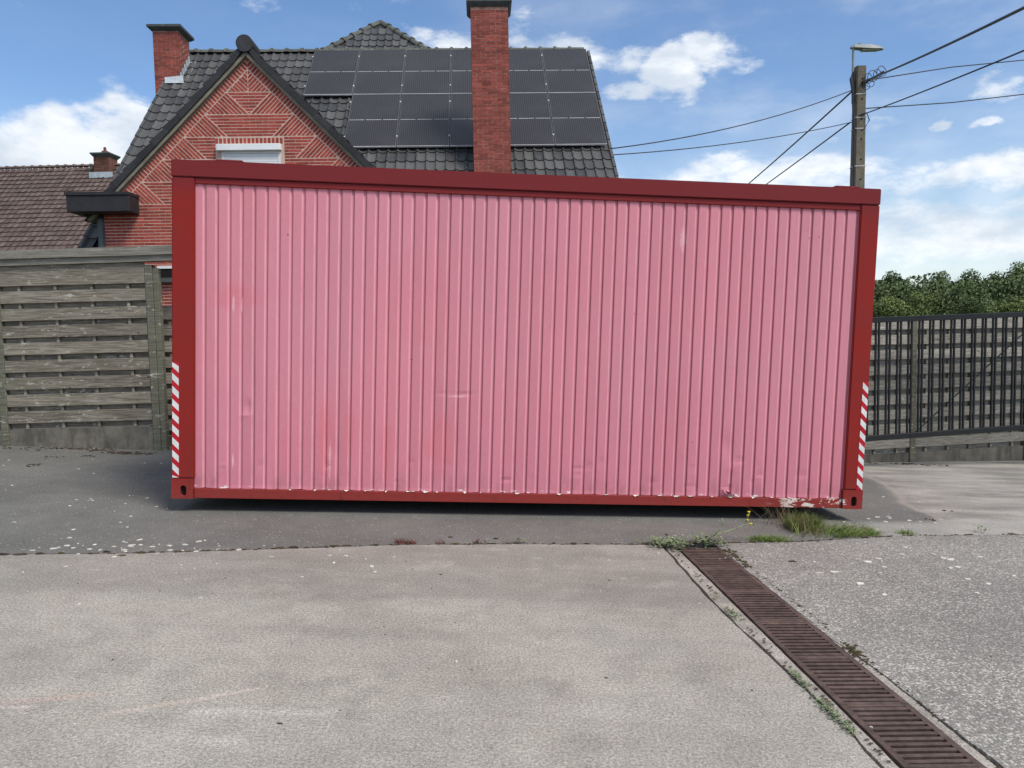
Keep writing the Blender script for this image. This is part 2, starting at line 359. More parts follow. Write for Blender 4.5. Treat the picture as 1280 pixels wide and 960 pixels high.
def ex_front(g, p, c):
    c = streak(g, p, c, (-1.74, 3.08), (-1.12, 3.37), .022, (0.52, 0.44, 0.37), .8)
    c = streak(g, p, c, (-2.40, 3.10), (-1.78, 3.27), .030, (0.50, 0.36, 0.30), .65)
    c = streak(g, p, c, (-2.40, 3.08), (-2.0, 3.14), .016, (0.56, 0.50, 0.44), .7)
    c = streak(g, p, c, (-1.60, 3.12), (-0.65, 3.17), .040, (0.52, 0.49, 0.44), .55)
    c = streak(g, p, c, (-1.40, 2.93), (-1.05, 2.90), .045, (0.52, 0.49, 0.44), .5)
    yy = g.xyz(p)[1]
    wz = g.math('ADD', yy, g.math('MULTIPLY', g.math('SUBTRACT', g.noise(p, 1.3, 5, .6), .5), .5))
    c = g.mix(g.ramp(wz, 4.38, 4.62, 0, .60), c, (0.208, 0.192, 0.166))  # darker brown band ending at the container's shadow line, painted into the colour
    bl = g.noise(g.vmath('ADD', p, (3, 8, 0)), 3.2, 6, .68)
    c = g.mix(g.ramp(bl, .50, .66, 0, .38), c, (0.215, 0.200, 0.172))
    c = g.mix(g.ramp(bl, .46, .34, 0, .30), c, (0.43, 0.40, 0.345))
    tr = g.ramp(g.noise(g.scalev(p, .22, 3.0, 0), 1.3, 5, .6), .54, .68, 0, .32)
    c = g.mix(tr, c, (0.23, 0.212, 0.185))
    scp = g.ramp(g.noise(g.scalev(p, .9, 1.8, 0), 24, 4, .7), .62, .70, 0, .5)
    c = g.mix(scp, c, (0.50, 0.475, 0.43))
    sc = g.ramp(g.noise(g.vmath('ADD', g.scalev(p, 1, 2.2, 0), (0, 3, 0)), 3.0, 7, 0.72, 1.2), 0.60, 0.66)
    y = g.xyz(p)[1]
    c = g.mix(g.math('MULTIPLY', g.math('MULTIPLY', sc, 0.45), g.math('MULTIPLY', g.ramp(y, 4.4, 4.9), 1.0)), c, (0.46, 0.43, 0.38))
    st = g.ramp(g.noise(g.scalev(p, 0.35, 1.6, 0), 1.5, 4, 0.6), 0.40, 0.66)
    c = g.mix(g.math('MULTIPLY', st, 0.30), c, (0.40, 0.375, 0.33))
    gn = g.ramp(g.noise(p, 1.4, 2), 0.5, 0.7, 0, 0.25)
    return g.mix(gn, c, (0.275, 0.28, 0.25))

def ex_apron(g, p, c):
    x, y, z = g.xyz(p)
    nz = g.math('SUBTRACT', g.noise(p, 1.6, 4, 0.6), 0.5)
    # paler tone right of a ragged line, darker tone to its left
    s_ = g.vmath('DOT_PRODUCT', g.vmath('SUBTRACT', p, (4.22, 9.06, 0)), (0.985, -0.173, 0))
    s_ = g.math('ADD', s_, g.math('MULTIPLY', nz, 0.45))
    pale = g.ramp(s_, -0.12, 0.22)
    str2 = g.ramp(g.noise(g.scalev(p, 0.5, 2.2, 0), 1.7, 5, 0.62), 0.35, 0.65)
    pc = g.mix(str2, (0.215, 0.205, 0.185), (0.375, 0.35, 0.31))
    c = g.mix(pale, c, pc)
    edge = g.math('MULTIPLY', g.ramp(s_, -0.03, 0.04), g.ramp(s_, 0.12, 0.04))
    c = g.mix(g.math('MULTIPLY', edge, 0.4), c, (0.42, 0.36, 0.30))
    strip = g.math('MULTIPLY', g.ramp(x, 2.6, 3.4), g.ramp(g.math('SUBTRACT', y, g.math('MULTIPLY', x, 0.15)), 6.45, 6.25))
    return g.mix(g.math('MULTIPLY', strip, 0.7), c, (0.36, 0.345, 0.31))

def ex_right(g, p, c):
    n1 = g.noise(p, 1.1, 4, .6); n2 = g.noise(g.vmath('ADD', p, (5, 2, 0)), 26, 5, .75)
    c = g.mix(g.ramp(n2, .52, .64, 0, .55), c, (0.135, 0.128, 0.115))
    c = g.mix(g.ramp(g.noise(p, 19, 5, .75), .58, .68, 0, .55), c, (0.52, 0.49, 0.44))
    c = g.mix(g.ramp(n1, .45, .62, 0, .35), c, (0.20, 0.19, 0.172))
    y = g.xyz(p)[1]
    return g.mix(g.ramp(y, 4.2, 5.4, 0, .15), c, (0.19, 0.185, 0.175))

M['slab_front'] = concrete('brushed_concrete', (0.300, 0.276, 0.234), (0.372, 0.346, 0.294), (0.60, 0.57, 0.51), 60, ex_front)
M['slab_right'] = concrete('exposed_aggregate_concrete', (0.33, 0.315, 0.285), (0.46, 0.44, 0.39), (0.58, 0.55, 0.50), 44, ex_right, 0.60)
M['apron'] = concrete('smooth_dark_concrete', (0.138, 0.136, 0.124), (0.174, 0.171, 0.156), (0.42, 0.41, 0.38), 26, ex_apron)
M['strip'] = concrete('channel_edge_concrete', (0.25, 0.225, 0.19), (0.36, 0.33, 0.285), (0.6, 0.55, 0.5), 60, None, 0.0, 0.6)
M['soil'] = simple('dark_joint_soil', (0.035, 0.026, 0.019), (0.075, 0.055, 0.040), 30, 1.0, 0.3, 0.01)
M['moss'] = simple('dry_moss', (0.09, 0.065, 0.035), (0.05, 0.045, 0.02), 40, 1.0, 0.4, 0.01)
M['redweed'] = simple('reddish_sedum', (0.16, 0.05, 0.045), (0.22, 0.10, 0.08), 40, 0.9, 0.4, 0.002)
M['flake'] = simple('white_paint_flake', (0.70, 0.66, 0.58), (0.52, 0.49, 0.43), 30, 0.8, 0.15, 0.001)
M['field'] = simple('far_field_grass', (0.06, 0.09, 0.025), (0.09, 0.115, 0.04), 2, 1.0, 0, 0.02)
M['grass'] = simple('green_grass_blade', (0.13, 0.20, 0.04), (0.20, 0.27, 0.07), 9, 0.7, 0.35, 0.001)
M['straw'] = simple('dry_straw_blade', (0.26, 0.20, 0.11), (0.20, 0.15, 0.09), 9, 0.8, 0.3, 0.001)
M['weed'] = simple('grey_green_weed_leaf', (0.12, 0.17, 0.07), (0.18, 0.22, 0.12), 30, 0.7, 0.3, 0.001)
M['stem'] = simple('pale_green_stem', (0.28, 0.33, 0.19), (0.22, 0.27, 0.14), 30, 0.7, 0.2, 0.001)
M['yellow'] = simple('yellow_petal', (0.75, 0.62, 0.02), (0.65, 0.50, 0.01), 30, 0.7, 0.1, 0.001)
def leafmat(name, a, b_):
    def fn(g, b):
        c = g.mix(isl(g), a, b_)
        n = g.noise(wco(g), 0.7, 3)
        v = g.ramp(n, 0.35, 0.65, 0.75, 1.25); c = g.mix(1.0, c, g.comb(v, v, v), 'MULTIPLY')
        g.put(b.inputs['Base Color'], c)
        b.inputs['Transmission Weight'].default_value = 0.0
    return material(name, fn, 0.65)
M['leaf_dark'] = leafmat('dark_tree_leaf', (0.040, 0.070, 0.022), (0.090, 0.130, 0.040))
M['leaf_mid'] = leafmat('mid_tree_leaf', (0.058, 0.092, 0.026), (0.125, 0.170, 0.048))
M['leaf_light'] = leafmat('light_bush_leaf', (0.080, 0.118, 0.028), (0.165, 0.210, 0.058))
M['bark'] = simple('tree_bark', (0.08, 0.065, 0.05), (0.05, 0.04, 0.03), 8, 0.9, 0, 0.01)
M['timber'] = simple('bearer_timber', (0.14, 0.11, 0.08), (0.09, 0.07, 0.05), 12, 0.9, 0, 0.004)

# ------------------------------------------------------------------ helpers
class MB:
    def __init__(s): s.v = []; s.f = []; s.m = []
    def add(s, vs, fs, mi=0):
        o = len(s.v); s.v += [tuple(v) for v in vs]
        for f in fs: s.f.append([o + i for i in f]); s.m.append(mi)
    def box(s, x0, x1, y0, y1, z0, z1, mi=0, mat=None):
        vs = [(x0, y0, z0), (x1, y0, z0), (x1, y1, z0), (x0, y1, z0), (x0, y0, z1), (x1, y0, z1), (x1, y1, z1), (x0, y1, z1)]
        if mat is not None: vs = [tuple(mat @ Vector(v)) for v in vs]
        s.add(vs, [(0, 3, 2, 1), (4, 5, 6, 7), (0, 1, 5, 4), (1, 2, 6, 5), (2, 3, 7, 6), (3, 0, 4, 7)], mi)
    def bar(s, a, b, w, d, up=(0, 0, 1), mi=0):
        """box from a to b, w across, d along `up`"""
        a = Vector(a); b = Vector(b); t = (b - a).normalized(); u = Vector(up); sd_ = t.cross(u).normalized(); u = sd_.cross(t).normalized()
        vs = []
        for p in (a, b):
            for (i, j) in ((-1, -1), (1, -1), (1, 1), (-1, 1)): vs.append(p + sd_ * (w / 2 * i) + u * (d / 2 * j))
        s.add(vs, [(0, 1, 2, 3), (7, 6, 5, 4), (0, 4, 5, 1), (1, 5, 6, 2), (2, 6, 7, 3), (3, 7, 4, 0)], mi)
    def prism(s, poly, fr, bk, mi=0):
        """poly: list of 2D (u, z) counter-clockwise seen from -v; fr/bk: v of front and back"""
        n = len(poly); vs = [(p[0], fr, p[1]) for p in poly] + [(p[0], bk, p[1]) for p in poly]
        s.add(vs, [tuple(range(n)), tuple(range(2 * n - 1, n - 1, -1))] + [((i + 1) % n, i, n + i, n + (i + 1) % n) for i in range(n)], mi)
    def tube(s, pts, rad, sides=6, mi=0, cap=True):
        pts = [Vector(p) for p in pts]; n = len(pts)
        if not hasattr(rad, '__len__'): rad = [rad] * n
        rings = []
        for i, p in enumerate(pts):
            t = (pts[min(i + 1, n - 1)] - pts[max(i - 1, 0)]).normalized()
            a = t.cross(Vector((0, 0, 1)) if abs(t.z) < 0.9 else Vector((1, 0, 0))).normalized(); b = t.cross(a)
            rings.append([p + (a * math.cos(2 * PI * k / sides) + b * math.sin(2 * PI * k / sides)) * rad[i] for k in range(sides)])
        vs = [v for r in rings for v in r]; fs = []
        for i in range(n - 1):
            for k in range(sides):
                k2 = (k + 1) % sides
                fs.append((i * sides + k, i * sides + k2, (i + 1) * sides + k2, (i + 1) * sides + k))
        if cap: fs += [tuple(range(sides))[::-1], tuple((n - 1) * sides + k for k in range(sides))]
        s.add(vs, fs, mi)
    def mesh(s, name, mats, smooth=False):
        me = bpy.data.meshes.new(name); me.from_pydata(s.v, [], s.f)
        for m in (mats if isinstance(mats, (list, tuple)) else [mats]): me.materials.append(m)
        if any(s.m): me.polygons.foreach_set('material_index', s.m)
        if smooth: me.polygons.foreach_set('use_smooth', [True] * len(s.f))
        me.update(); return me
    def build(s, name, mats, parent=None, smooth=False, kind=None):
        return link(name, s.mesh(name, mats, smooth), parent, kind)


def link(name, me, parent=None, kind=None, mat=None):
    o = bpy.data.objects.new(name, me); COL.objects.link(o)
    if parent: o.parent = parent
    if mat is not None: o.matrix_local = mat
    if kind: o['kind'] = kind
    return o


def thing(name, label, cat, loc=(0, 0, 0), rotz=0.0, group=None, matrix=None):
    o = bpy.data.objects.new(name, None); COL.objects.link(o); o.empty_display_size = 0.2
    if matrix is not None: o.matrix_world = matrix
    else: o.location = loc; o.rotation_euler = (0, 0, rotz)
    o['label'] = label; o['category'] = cat
    if group: o['group'] = group
    return o


def tag(o, label, cat, group=None):
    o['label'] = label; o['category'] = cat
    if group: o['group'] = group
    return o


def bevel(o, w, seg=1):
    me = o.data; bm = bmesh.new(); bm.from_mesh(me)
    bmesh.ops.bevel(bm, geom=[e for e in bm.edges], offset=w, segments=seg, affect='EDGES', clamp_overlap=True)
    bm.to_mesh(me); bm.free(); return o


def zg(x, y):
    """height of the sloping yard"""
    if y > 12.5: k = max(0.0, 1 - (y - 12.5) / 6)
    else: k = 1.0
    return -0.0497 * max(-9.0, min(10.0, x)) * k

# ------------------------------------------------------------------ ground, slabs
def sheet(name, poly, mat, dz, kind='structure', thick=0.16):
    """flat slab following the yard's slope"""
    b = MB(); n = len(poly)
    vs = [(x, y, zg(x, y) + dz) for x, y in poly] + [(x, y, zg(x, y) + dz - thick) for x, y in poly]
    b.add(vs, [tuple(range(n))] + [((i + 1) % n, i, n + i, n + (i + 1) % n) for i in range(n)])
    return b.build(name, mat, None, kind=kind)


gb = MB()
xs = [-600, -200, -60, -25, -9, -6, -3, 0, 3, 6, 10, 25, 60, 200, 600]; ys = [-100, -20, -5, 0, 4, 8, 12.5, 18.5, 30, 60, 150, 400, 1200]
for y in ys:
    for x in xs: gb.v.append((x, y, zg(x, y) - (0.13 if y < 12.4 else 0.035)))
for j in range(len(ys) - 1):
    for i in range(len(xs) - 1):
        a = j * len(xs) + i; gb.f.append([a, a + 1, a + 1 + len(xs), a + len(xs)]); gb.m.append(1 if ys[j] >= 12 else 0)
gb.build('ground', [M['soil'], M['field']], None, kind='structure')

crack = [(-9.0, 4.55), (-3.534, 5.188), (-2.761, 5.283), (-1.713, 5.508), (-0.868, 5.699), (-0.025, 5.808), (1.29, 5.922), (1.625, 6.002), (2.304, 6.119), (3.216, 6.387), (4.419, 6.568), (9.0, 7.25)]
def dense(pl, step, amp, seed=0):
    """resample a polyline and roughen it"""
    out = []
    for (a, b) in zip(pl[:-1], pl[1:]):
        n = max(1, int(math.hypot(b[0] - a[0], b[1] - a[1]) / step))
        for k in range(n):
            t = k / n; x = a[0] + (b[0] - a[0]) * t; y = a[1] + (b[1] - a[1]) * t
            j = (noise.noise(Vector((x * 6, y * 6, seed))) + 0.5 * noise.noise(Vector((x * 19, y * 19, seed + 5)))) * amp
            d = Vector((b[0] - a[0], b[1] - a[1])).normalized()
            out.append((x - d.y * j, y + d.x * j))
    out.append(pl[-1]); return out
cr_far = dense([(x, y + 0.008) for x, y in crack], 0.06, 0.014, 1)
cr_near = dense([(x, y - 0.006) for x, y in crack], 0.06, 0.012, 2)
sheet('concrete_apron', cr_far + [(9, 12.4), (-9, 12.4)], M['apron'], 0.0)

slabL = [(1.135, 5.905), (1.152, 5.589), (1.202, 4.624), (1.284, 3.962), (1.336, 3.517), (1.376, 3.114), (1.386, 2.849), (1.50, 1.6), (1.62, 0.2), (1.75, -3.0)]
near_left = [p for p in cr_near if p[0] < 1.125]
le = dense(slabL, 0.05, 0.012, 3)
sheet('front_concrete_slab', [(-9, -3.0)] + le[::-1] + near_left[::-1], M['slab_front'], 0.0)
slabR = [(1.57, 5.975), (1.588, 5.798), (1.726, 4.109), (1.775, 3.924), (1.878, 2.895), (1.99, 1.6), (2.11, 0.2), (2.38, -3.0)]
ri = dense(slabR, 0.05, 0.010, 4)
near_right = [p for p in cr_near if p[0] > 1.58]
sheet('aggregate_concrete_slab', [(9, -3.0)] + near_right[::-1] + ri, M['slab_right'], 0.0)

# channel axis
A0 = Vector((1.4185, 5.857)); A1 = Vector((1.6455, 2.860)); ax = (A1 - A0).normalized(); sx = Vector((-ax.y, ax.x))   # sx points to +x
if sx.x < 0: sx = -sx
GW = 0.163
def chan(t, s_): p = A0 + ax * t + sx * s_; return (p.x, p.y)
# kerb strips of the channel either side of the iron
strl = dense([chan(-0.02, -GW - 0.012), chan(9.0, -GW - 0.012)], 0.06, 0.004, 7)
lefts = dense([(slabL[i][0] + 0.024, slabL[i][1]) for i in range(len(slabL))], 0.06, 0.012, 8)
lefts = [(min(x, chan((5.857 - y) / 0.9971, -GW - 0.03)[0]), y) for x, y in lefts if y < 5.85 and y > -2.9]
sheet('channel_kerb_strip', strl[:1] + lefts + strl[::-1][:-1], M['strip'], -0.006)
strr = dense([chan(-0.02, GW + 0.008), chan(9.0, GW + 0.008)], 0.06, 0.003, 9)
rights = dense([chan(-0.02, GW + 0.045), chan(1.9, GW + 0.03), chan(2.2, GW + 0.05), chan(9, GW + 0.055)], 0.06, 0.008, 10)
sheet('channel_kerb_strip', strr[::-1] + rights, M['strip'], -0.004)
# channel trough
tb = MB()
def P3(t, s_, z): x, y = chan(t, s_); return (x, y, zg(x, y) + z)
tb.add([P3(-.02, -GW, -.11), P3(9, -GW, -.11), P3(9, GW, -.11), P3(-.02, GW, -.11)], [(0, 1, 2, 3)])
tb.build('channel_trough', M['black'], None, kind='structure')

# cast iron gratings, each 0.5 m section its own thing
def make_grate():
    L = 0.498; rim = MB(); T = 0.048
    rim.box(-GW, -GW + 0.030, 0, L, -T, 0); rim.box(GW - 0.030, GW, 0, L, -T, 0)
    rim.box(-GW + 0.030, GW - 0.030, 0, 0.019, -T, -0.0005); rim.box(-GW + 0.030, GW - 0.030, L - 0.019, L, -T, -0.0005)
    bar = MB(); bx = GW - 0.030; bar.add([(sx0, yy0, zz0) for sx0 in (-bx, bx) for (yy0, zz0) in ((-0.0120, -0.001), (0.0105, -0.001), (0.0030, -T), (-0.0045, -T))], [(0, 1, 2, 3), (7, 6, 5, 4), (0, 4, 5, 1), (1, 5, 6, 2), (2, 6, 7, 3), (3, 7, 4, 0)])
    return rim.mesh('rim', M['iron']), bar.mesh('bar', M['iron']), L
rim_me, bar_me, GL = make_grate()
gl_words = ['farthest iron grating section, half under the weeds by the joint', 'second iron grating section counting from the container',
            'third iron grating section counting from the container', 'fourth iron grating section, beside the dry scraps on the right kerb', 'fifth iron grating section, beside the green weed on the left kerb',
            'nearest whole iron grating section at the foot of the picture', 'iron grating section just below the picture edge', 'iron grating section running on behind the camera']
for k in range(8):
    t0 = k * 0.5; x, y = chan(t0 + 0.001, 0)
    o = thing('drain_grating', gl_words[k], 'drain grate', group='cast iron drain gratings in a line')
    zz = zg(x, y) + 0.002 + random.uniform(-0.0015, 0.0015)
    yv = Vector((ax.x, ax.y, -0.0497 * ax.x)).normalized(); zv = Vector((0.0496, 0, 0.9988)); xv = zv.cross(yv) * -1
    xv = yv.cross(zv); 
    o.matrix_world = Matrix.Translation((x, y, zz)) @ Matrix(((xv.x, yv.x, zv.x), (xv.y, yv.y, zv.y), (xv.z, yv.z, zv.z))).to_4x4()
    link('rim', rim_me, o)
    nb = 11
    for i in range(nb):
        link('bar', bar_me, o, mat=Matrix.Translation((0, 0.019 + (i + 0.5) * (GL - 0.038) / nb + 0.0, 0)))

# ------------------------------------------------------------------ container
CM = Matrix(((0.997069, -0.058251, 0.049596, -2.918), (0.058327, 0.998298, -0.000087, 6.478), (-0.049507, 0.002979, 0.998769, 0.2641), (0, 0, 0, 1)))
cont = thing('site_container', 'pink and red steel site container with corrugated walls, leaning to the right', 'container', matrix=CM)
CW, CD, CH = 6.058, 2.438, 2.844
L_, R_, B_, T_ = 0.187, 0.168, 0.088, 0.138
# posts (slightly bevelled)
for (x0, x1) in ((0.0, L_), (CW - R_, CW)):
    for (y0, y1) in ((0.0, 0.16), (CD - 0.16, CD)):
        b = MB(); b.box(x0, x1, y0, y1, 0.178, CH - T_ - 0.003); bevel(b.build('corner_post', M['red'], cont), 0.008, 2)
# rails
for (y0, y1) in ((-0.004, 0.14), (CD - 0.14, CD + 0.004)):
    b = MB(); b.box(-0.002, CW + 0.002, y0, y1, CH - T_, CH); bevel(b.build('top_rail', M['red'], cont), 0.006, 2)
    yy = 0.012 if y0 < 1 else CD - 0.05
    b = MB(); b.box(L_ + 0.001, CW - R_ - 0.001, yy, yy + 0.038, CH - T_ - 0.052, CH - T_ - 0.002); bevel(b.build('drip_lip', M['red'], cont), 0.004)
    b = MB(); yb = 0.014 if y0 < 1 else CD - 0.12
    b.box(0.179, CW - 0.179, yb, yb + 0.105, 0.004, B_); bevel(b.build('bottom_rail', M['red'], cont), 0.004)
for x0 in (-0.002, CW - 0.14):
    b = MB(); b.box(x0, x0 + 0.142, 0.142, CD - 0.142, CH - T_, CH - 0.001); b.build('top_rail', M['red'], cont)
    b = MB(); b.box(x0 + 0.004, x0 + 0.12, 0.18, CD - 0.18, 0.003, B_ + 0.02); b.build('bottom_rail', M['red'], cont)
b = MB(); b.box(0.12, CW - 0.12, 0.12, CD - 0.12, 0.03, 0.09); b.build('floor_deck', M['timber'], cont)
b = MB(); b.box(0.1, CW - 0.1, 0.1, CD - 0.1, CH - 0.06, CH - 0.015); b.build('roof_sheet', M['red'], cont)
for px_ in (5.66, 0.35):
    b = MB(); b.box(px_, px_ + 0.22, 0.02, 0.16, CH + 0.001, CH + 0.018); bevel(b.build('lifting_plate', M['red'], cont), 0.004)

def casting(xc, yc, front=True):
    """corner casting: block with an oval hole let into its face"""
    b = MB(); w, h, d = 0.1785, 0.172, 0.16
    n = 24; rx, rz = 0.026, 0.046; s = -1 if front else 1
    hx, hz = w * 0.56, h * 0.40
    outer = []; inner = []
    for k in range(n):
        a = 2 * PI * k / n; c_, s__ = math.cos(a), math.sin(a)
        # stadium hole
        inner.append((hx + rx * c_, hz + (rz - rx) * (1 if s__ > 0 else -1) * (1 if abs(s__) > 1e-6 else 0) + rx * s__))
        m = max(abs(c_) / 1, abs(s__) / 1)
        tx, tz = c_ / m, s__ / m
        outer.append((hx + tx * ((w - hx) if tx > 0 else hx), hz + tz * ((h - hz) if tz > 0 else hz)))
    vs = [(x, 0, z) for x, z in outer] + [(x, 0, z) for x, z in inner] + [(x, 0.03, z) for x, z in inner] + [(x, d, z) for x, z in outer]
    fs = []; mi = []
    for k in range(n):
        k2 = (k + 1) % n
        fs += [(k, k2, n + k2, n + k), (n + k, n + k2, 2 * n + k2, 2 * n + k), (k2, k, 3 * n + k, 3 * n + k2)]
    b.add(vs, fs, 0); b.add([(x, 0.03, z) for x, z in inner], [tuple(range(n))], 1)
    b.add([(x, d, z) for x, z in outer], [tuple(range(n))[::-1]], 0)
    if not front: b.v = [(w - x, -y, z) for x, y, z in b.v]
    b.v = [(x + xc, y + yc, z + 0.002) for x, y, z in b.v]
    b.build('corner_casting', [M['red'], M['black']], cont)
casting(-0.003, -0.006); casting(CW - 0.1755, -0.006)
casting(-0.003, CD + 0.006, False); casting(CW - 0.1755, CD + 0.006, False)

def wall_panel(x0, x1, z0, z1, yface, sgn, along='x', nper=None, dents=()):
    """corrugated sheet: wide proud flats with narrow valleys"""
    per = 0.1019; n = nper or int(round((x1 - x0) / per)); per = (x1 - x0) / n
    prof = []
    for k in range(n):
        a = x0 + k * per; e1 = per * random.uniform(-.02, .02)
        prof += [(a + 0.002, 0.0), (a + per * 0.40, 0.0), (a + per * 0.64 + e1, 0.0), (a + per * 0.80 + e1, 0.0135), (a + per * 0.935, 0.015), (a + per * 0.95, 0.001)]
    prof.append((x1, 0.0))
    zs = [z0 + (z1 - z0) * j / 90 for j in range(91)]
    b = MB(); m = len(prof)
    for z in zs:
        for i, (x, dpt) in enumerate(prof):
            dy = dpt + 0.0012 * noise.noise(Vector((x * 2.2, z * 1.3, 3)))
            zz = z
            for (dx_, dz_, rx, rz, am) in dents:
                q = ((x - dx_) / rx) ** 2 + ((z - dz_) / rz) ** 2
                if q < 9: dy += am * math.exp(-q)
            if z < z0 + 0.001: zz += 0.006 * noise.noise(Vector((x * 9, 0, 7))) ; dy += -0.003 * abs(noise.noise(Vector((x * 6, 1, 2)))) - 0.002
            if along == 'x': b.v.append((x, yface + sgn * dy, zz))
            else: b.v.append((yface + sgn * dy, x, zz))
    for j in range(len(zs) - 1):
        for i in range(m - 1):
            a = j * m + i; f = [a, a + 1, a + 1 + m, a + m]
            b.f.append(f if sgn > 0 else f[::-1]); b.m.append(0)
    return b.build('wall_panel', M['pink'], cont)
dents = [(0.62, 0.80, .028, .05, .012), (0.60, 0.72, .04, .02, -.006), (0.66, .98, .03, .16, .006), (1.33, .45, .05, .12, .007), (1.30, .30, .02, .03, .009), (2.46, .95, .07, .012, .006),
         (2.28, .96, .05, .01, .005), (2.85, .20, .04, .015, .009), (3.07, .22, .03, .012, .007), (3.48, .31, .05, .014, .009), (4.80, .55, .05, .10, .010), (4.86, .35, .04, .05, -.007),
         (4.93, .42, .04, .02, .008), (5.12, .30, .03, .02, .007), (4.79, .13, .035, .03, -.014), (4.84, .16, .02, .02, .012), (5.5, .3, .05, .03, .005), (4.3, .6, .2, .4, .004), (2.2, .6, .25, .4, .005), (5.2, 1.0, .3, .5, .003)]
for k in range(26):
    dents.append((random.uniform(.3, 5.8), random.uniform(.12, .5), random.uniform(.015, .04), random.uniform(.01, .04), random.uniform(-.004, .007)))
wall_panel(L_ - 0.01, CW - R_ + 0.004, B_ + 0.003, CH - T_ - 0.03, 0.028, 1, dents=dents)
wall_panel(L_ - 0.01, CW - R_ + 0.004, B_ + 0.003, CH - T_ - 0.03, CD - 0.028, -1)
wall_panel(0.15, CD - 0.15, B_ + 0.02, CH - T_ - 0.01, 0.028, 1, 'y')
wall_panel(0.15, CD - 0.15, B_ + 0.02, CH - T_ - 0.01, CW - 0.028, -1, 'y')
# curled strips of bare metal and paint along the foot of the sheet
fb_ = MB()
for xx in (0.98, 1.19, 1.45, 1.62, 1.80, 1.98, 2.03, 2.13, 2.24, 2.48, 2.62, 2.93, 3.30, 3.72, 3.98, 4.20, 4.34, 4.47, 4.68, 4.83, 5.05, 5.22, 5.38):
    w = random.uniform(.015, .06); h = random.uniform(.005, .014)
    n = 5; pts = []
    for k in range(n + 1):
        t = k / n; pts.append((xx + w * t, random.uniform(.006, .011), B_ + 0.006 - h * random.uniform(.5, 1.1) * math.sin(PI * min(1, t + .12))))
    vs = pts + [(p[0], 0.022, B_ + 0.006) for p in pts]
    fb_.add(vs, [(i, i + 1, n + 2 + i, n + 1 + i) for i in range(n)])
fb_.build('peeling_paint_edge', M['flake'], cont, kind='stuff')
# torn corner of the sheet
b = MB(); b.add([(4.77, .022, .092), (4.90, .020, .094), (4.885, -.004, .118), (4.80, -.006, .128), (4.772, .004, .165)], [(0, 1, 2, 3, 4)]); b.build('torn_sheet_corner', M['pink'], cont)
b = MB(); b.add([(4.79, .0255, .103), (4.87, .0255, .100), (4.855, .0255, .128), (4.80, .0255, .150)], [(0, 1, 2, 3)]); b.build('rust_hole', M['black'], cont)

# hazard tape on the outer edges of both front posts
def tape(x0, x1, z0, z1, n, off):
    b = MB(); y = -0.0020
    b.add([(x0, y, z0), (x1, y, z0), (x1, y, z1), (x0, y, z1), (x0, y + .0019, z0), (x1, y + .0019, z0), (x1, y + .0019, z1), (x0, y + .0019, z1)],
          [(0, 1, 2, 3), (1, 0, 4, 5), (3, 2, 6, 7), (0, 3, 7, 4), (2, 1, 5, 6)], 0)
    o = b.build('hazard_tape', [M['tape_red']], cont)
    w = MB(); p = (z1 - z0) / n; sl = 0.052; y -= 0.0012
    for k in range(-1, n + 1):
        a = z0 + k * p + off; h = p * 0.52
        poly = [(x0 + .001, a + sl), (x1 - .001, a), (x1 - .001, a + h), (x0 + .001, a + h + sl)]
        poly = [(px, min(max(pz, z0 + .001), z1 - .001)) for px, pz in poly]
        if poly[3][1] - poly[0][1] < 0.004 and poly[2][1] - poly[1][1] < 0.004: continue
        w.prism(poly, y, y + .0009)
    w.build('white_stripes', M['tape_white'], o)
tape(0.004, 0.060, 0.182, 1.165, 9, 0.02)
tape(CW - 0.058, CW - 0.004, 0.175, 1.150, 9, 0.0)
# bearers under the container
zc = 0.0
for (bx, by) in ((0.5, 0.9), (5.45, 0.9), (0.5, 2.1), (5.45, 2.1)):
    o = MB(); o.box(-0.10, 0.10, -0.12, 0.12, 0.0, 0.108)
    wpos = CM @ Vector((bx, by, -0.1195 + 0.004))
    q = o.build('timber_bearer', M['timber'], None); rot = CM.to_3x3().to_4x4(); q.matrix_world = Matrix.Translation((wpos.x, wpos.y, zg(wpos.x, wpos.y) + .001)) @ rot
    q.scale.z = 1.09
    tag(q, 'short timber bearer in the dark gap under the ' + ('left' if bx < 1 else 'right') + (' front' if by < 1 else ' rear') + ' end of the container', 'timber block', 'timber bearers under the container')

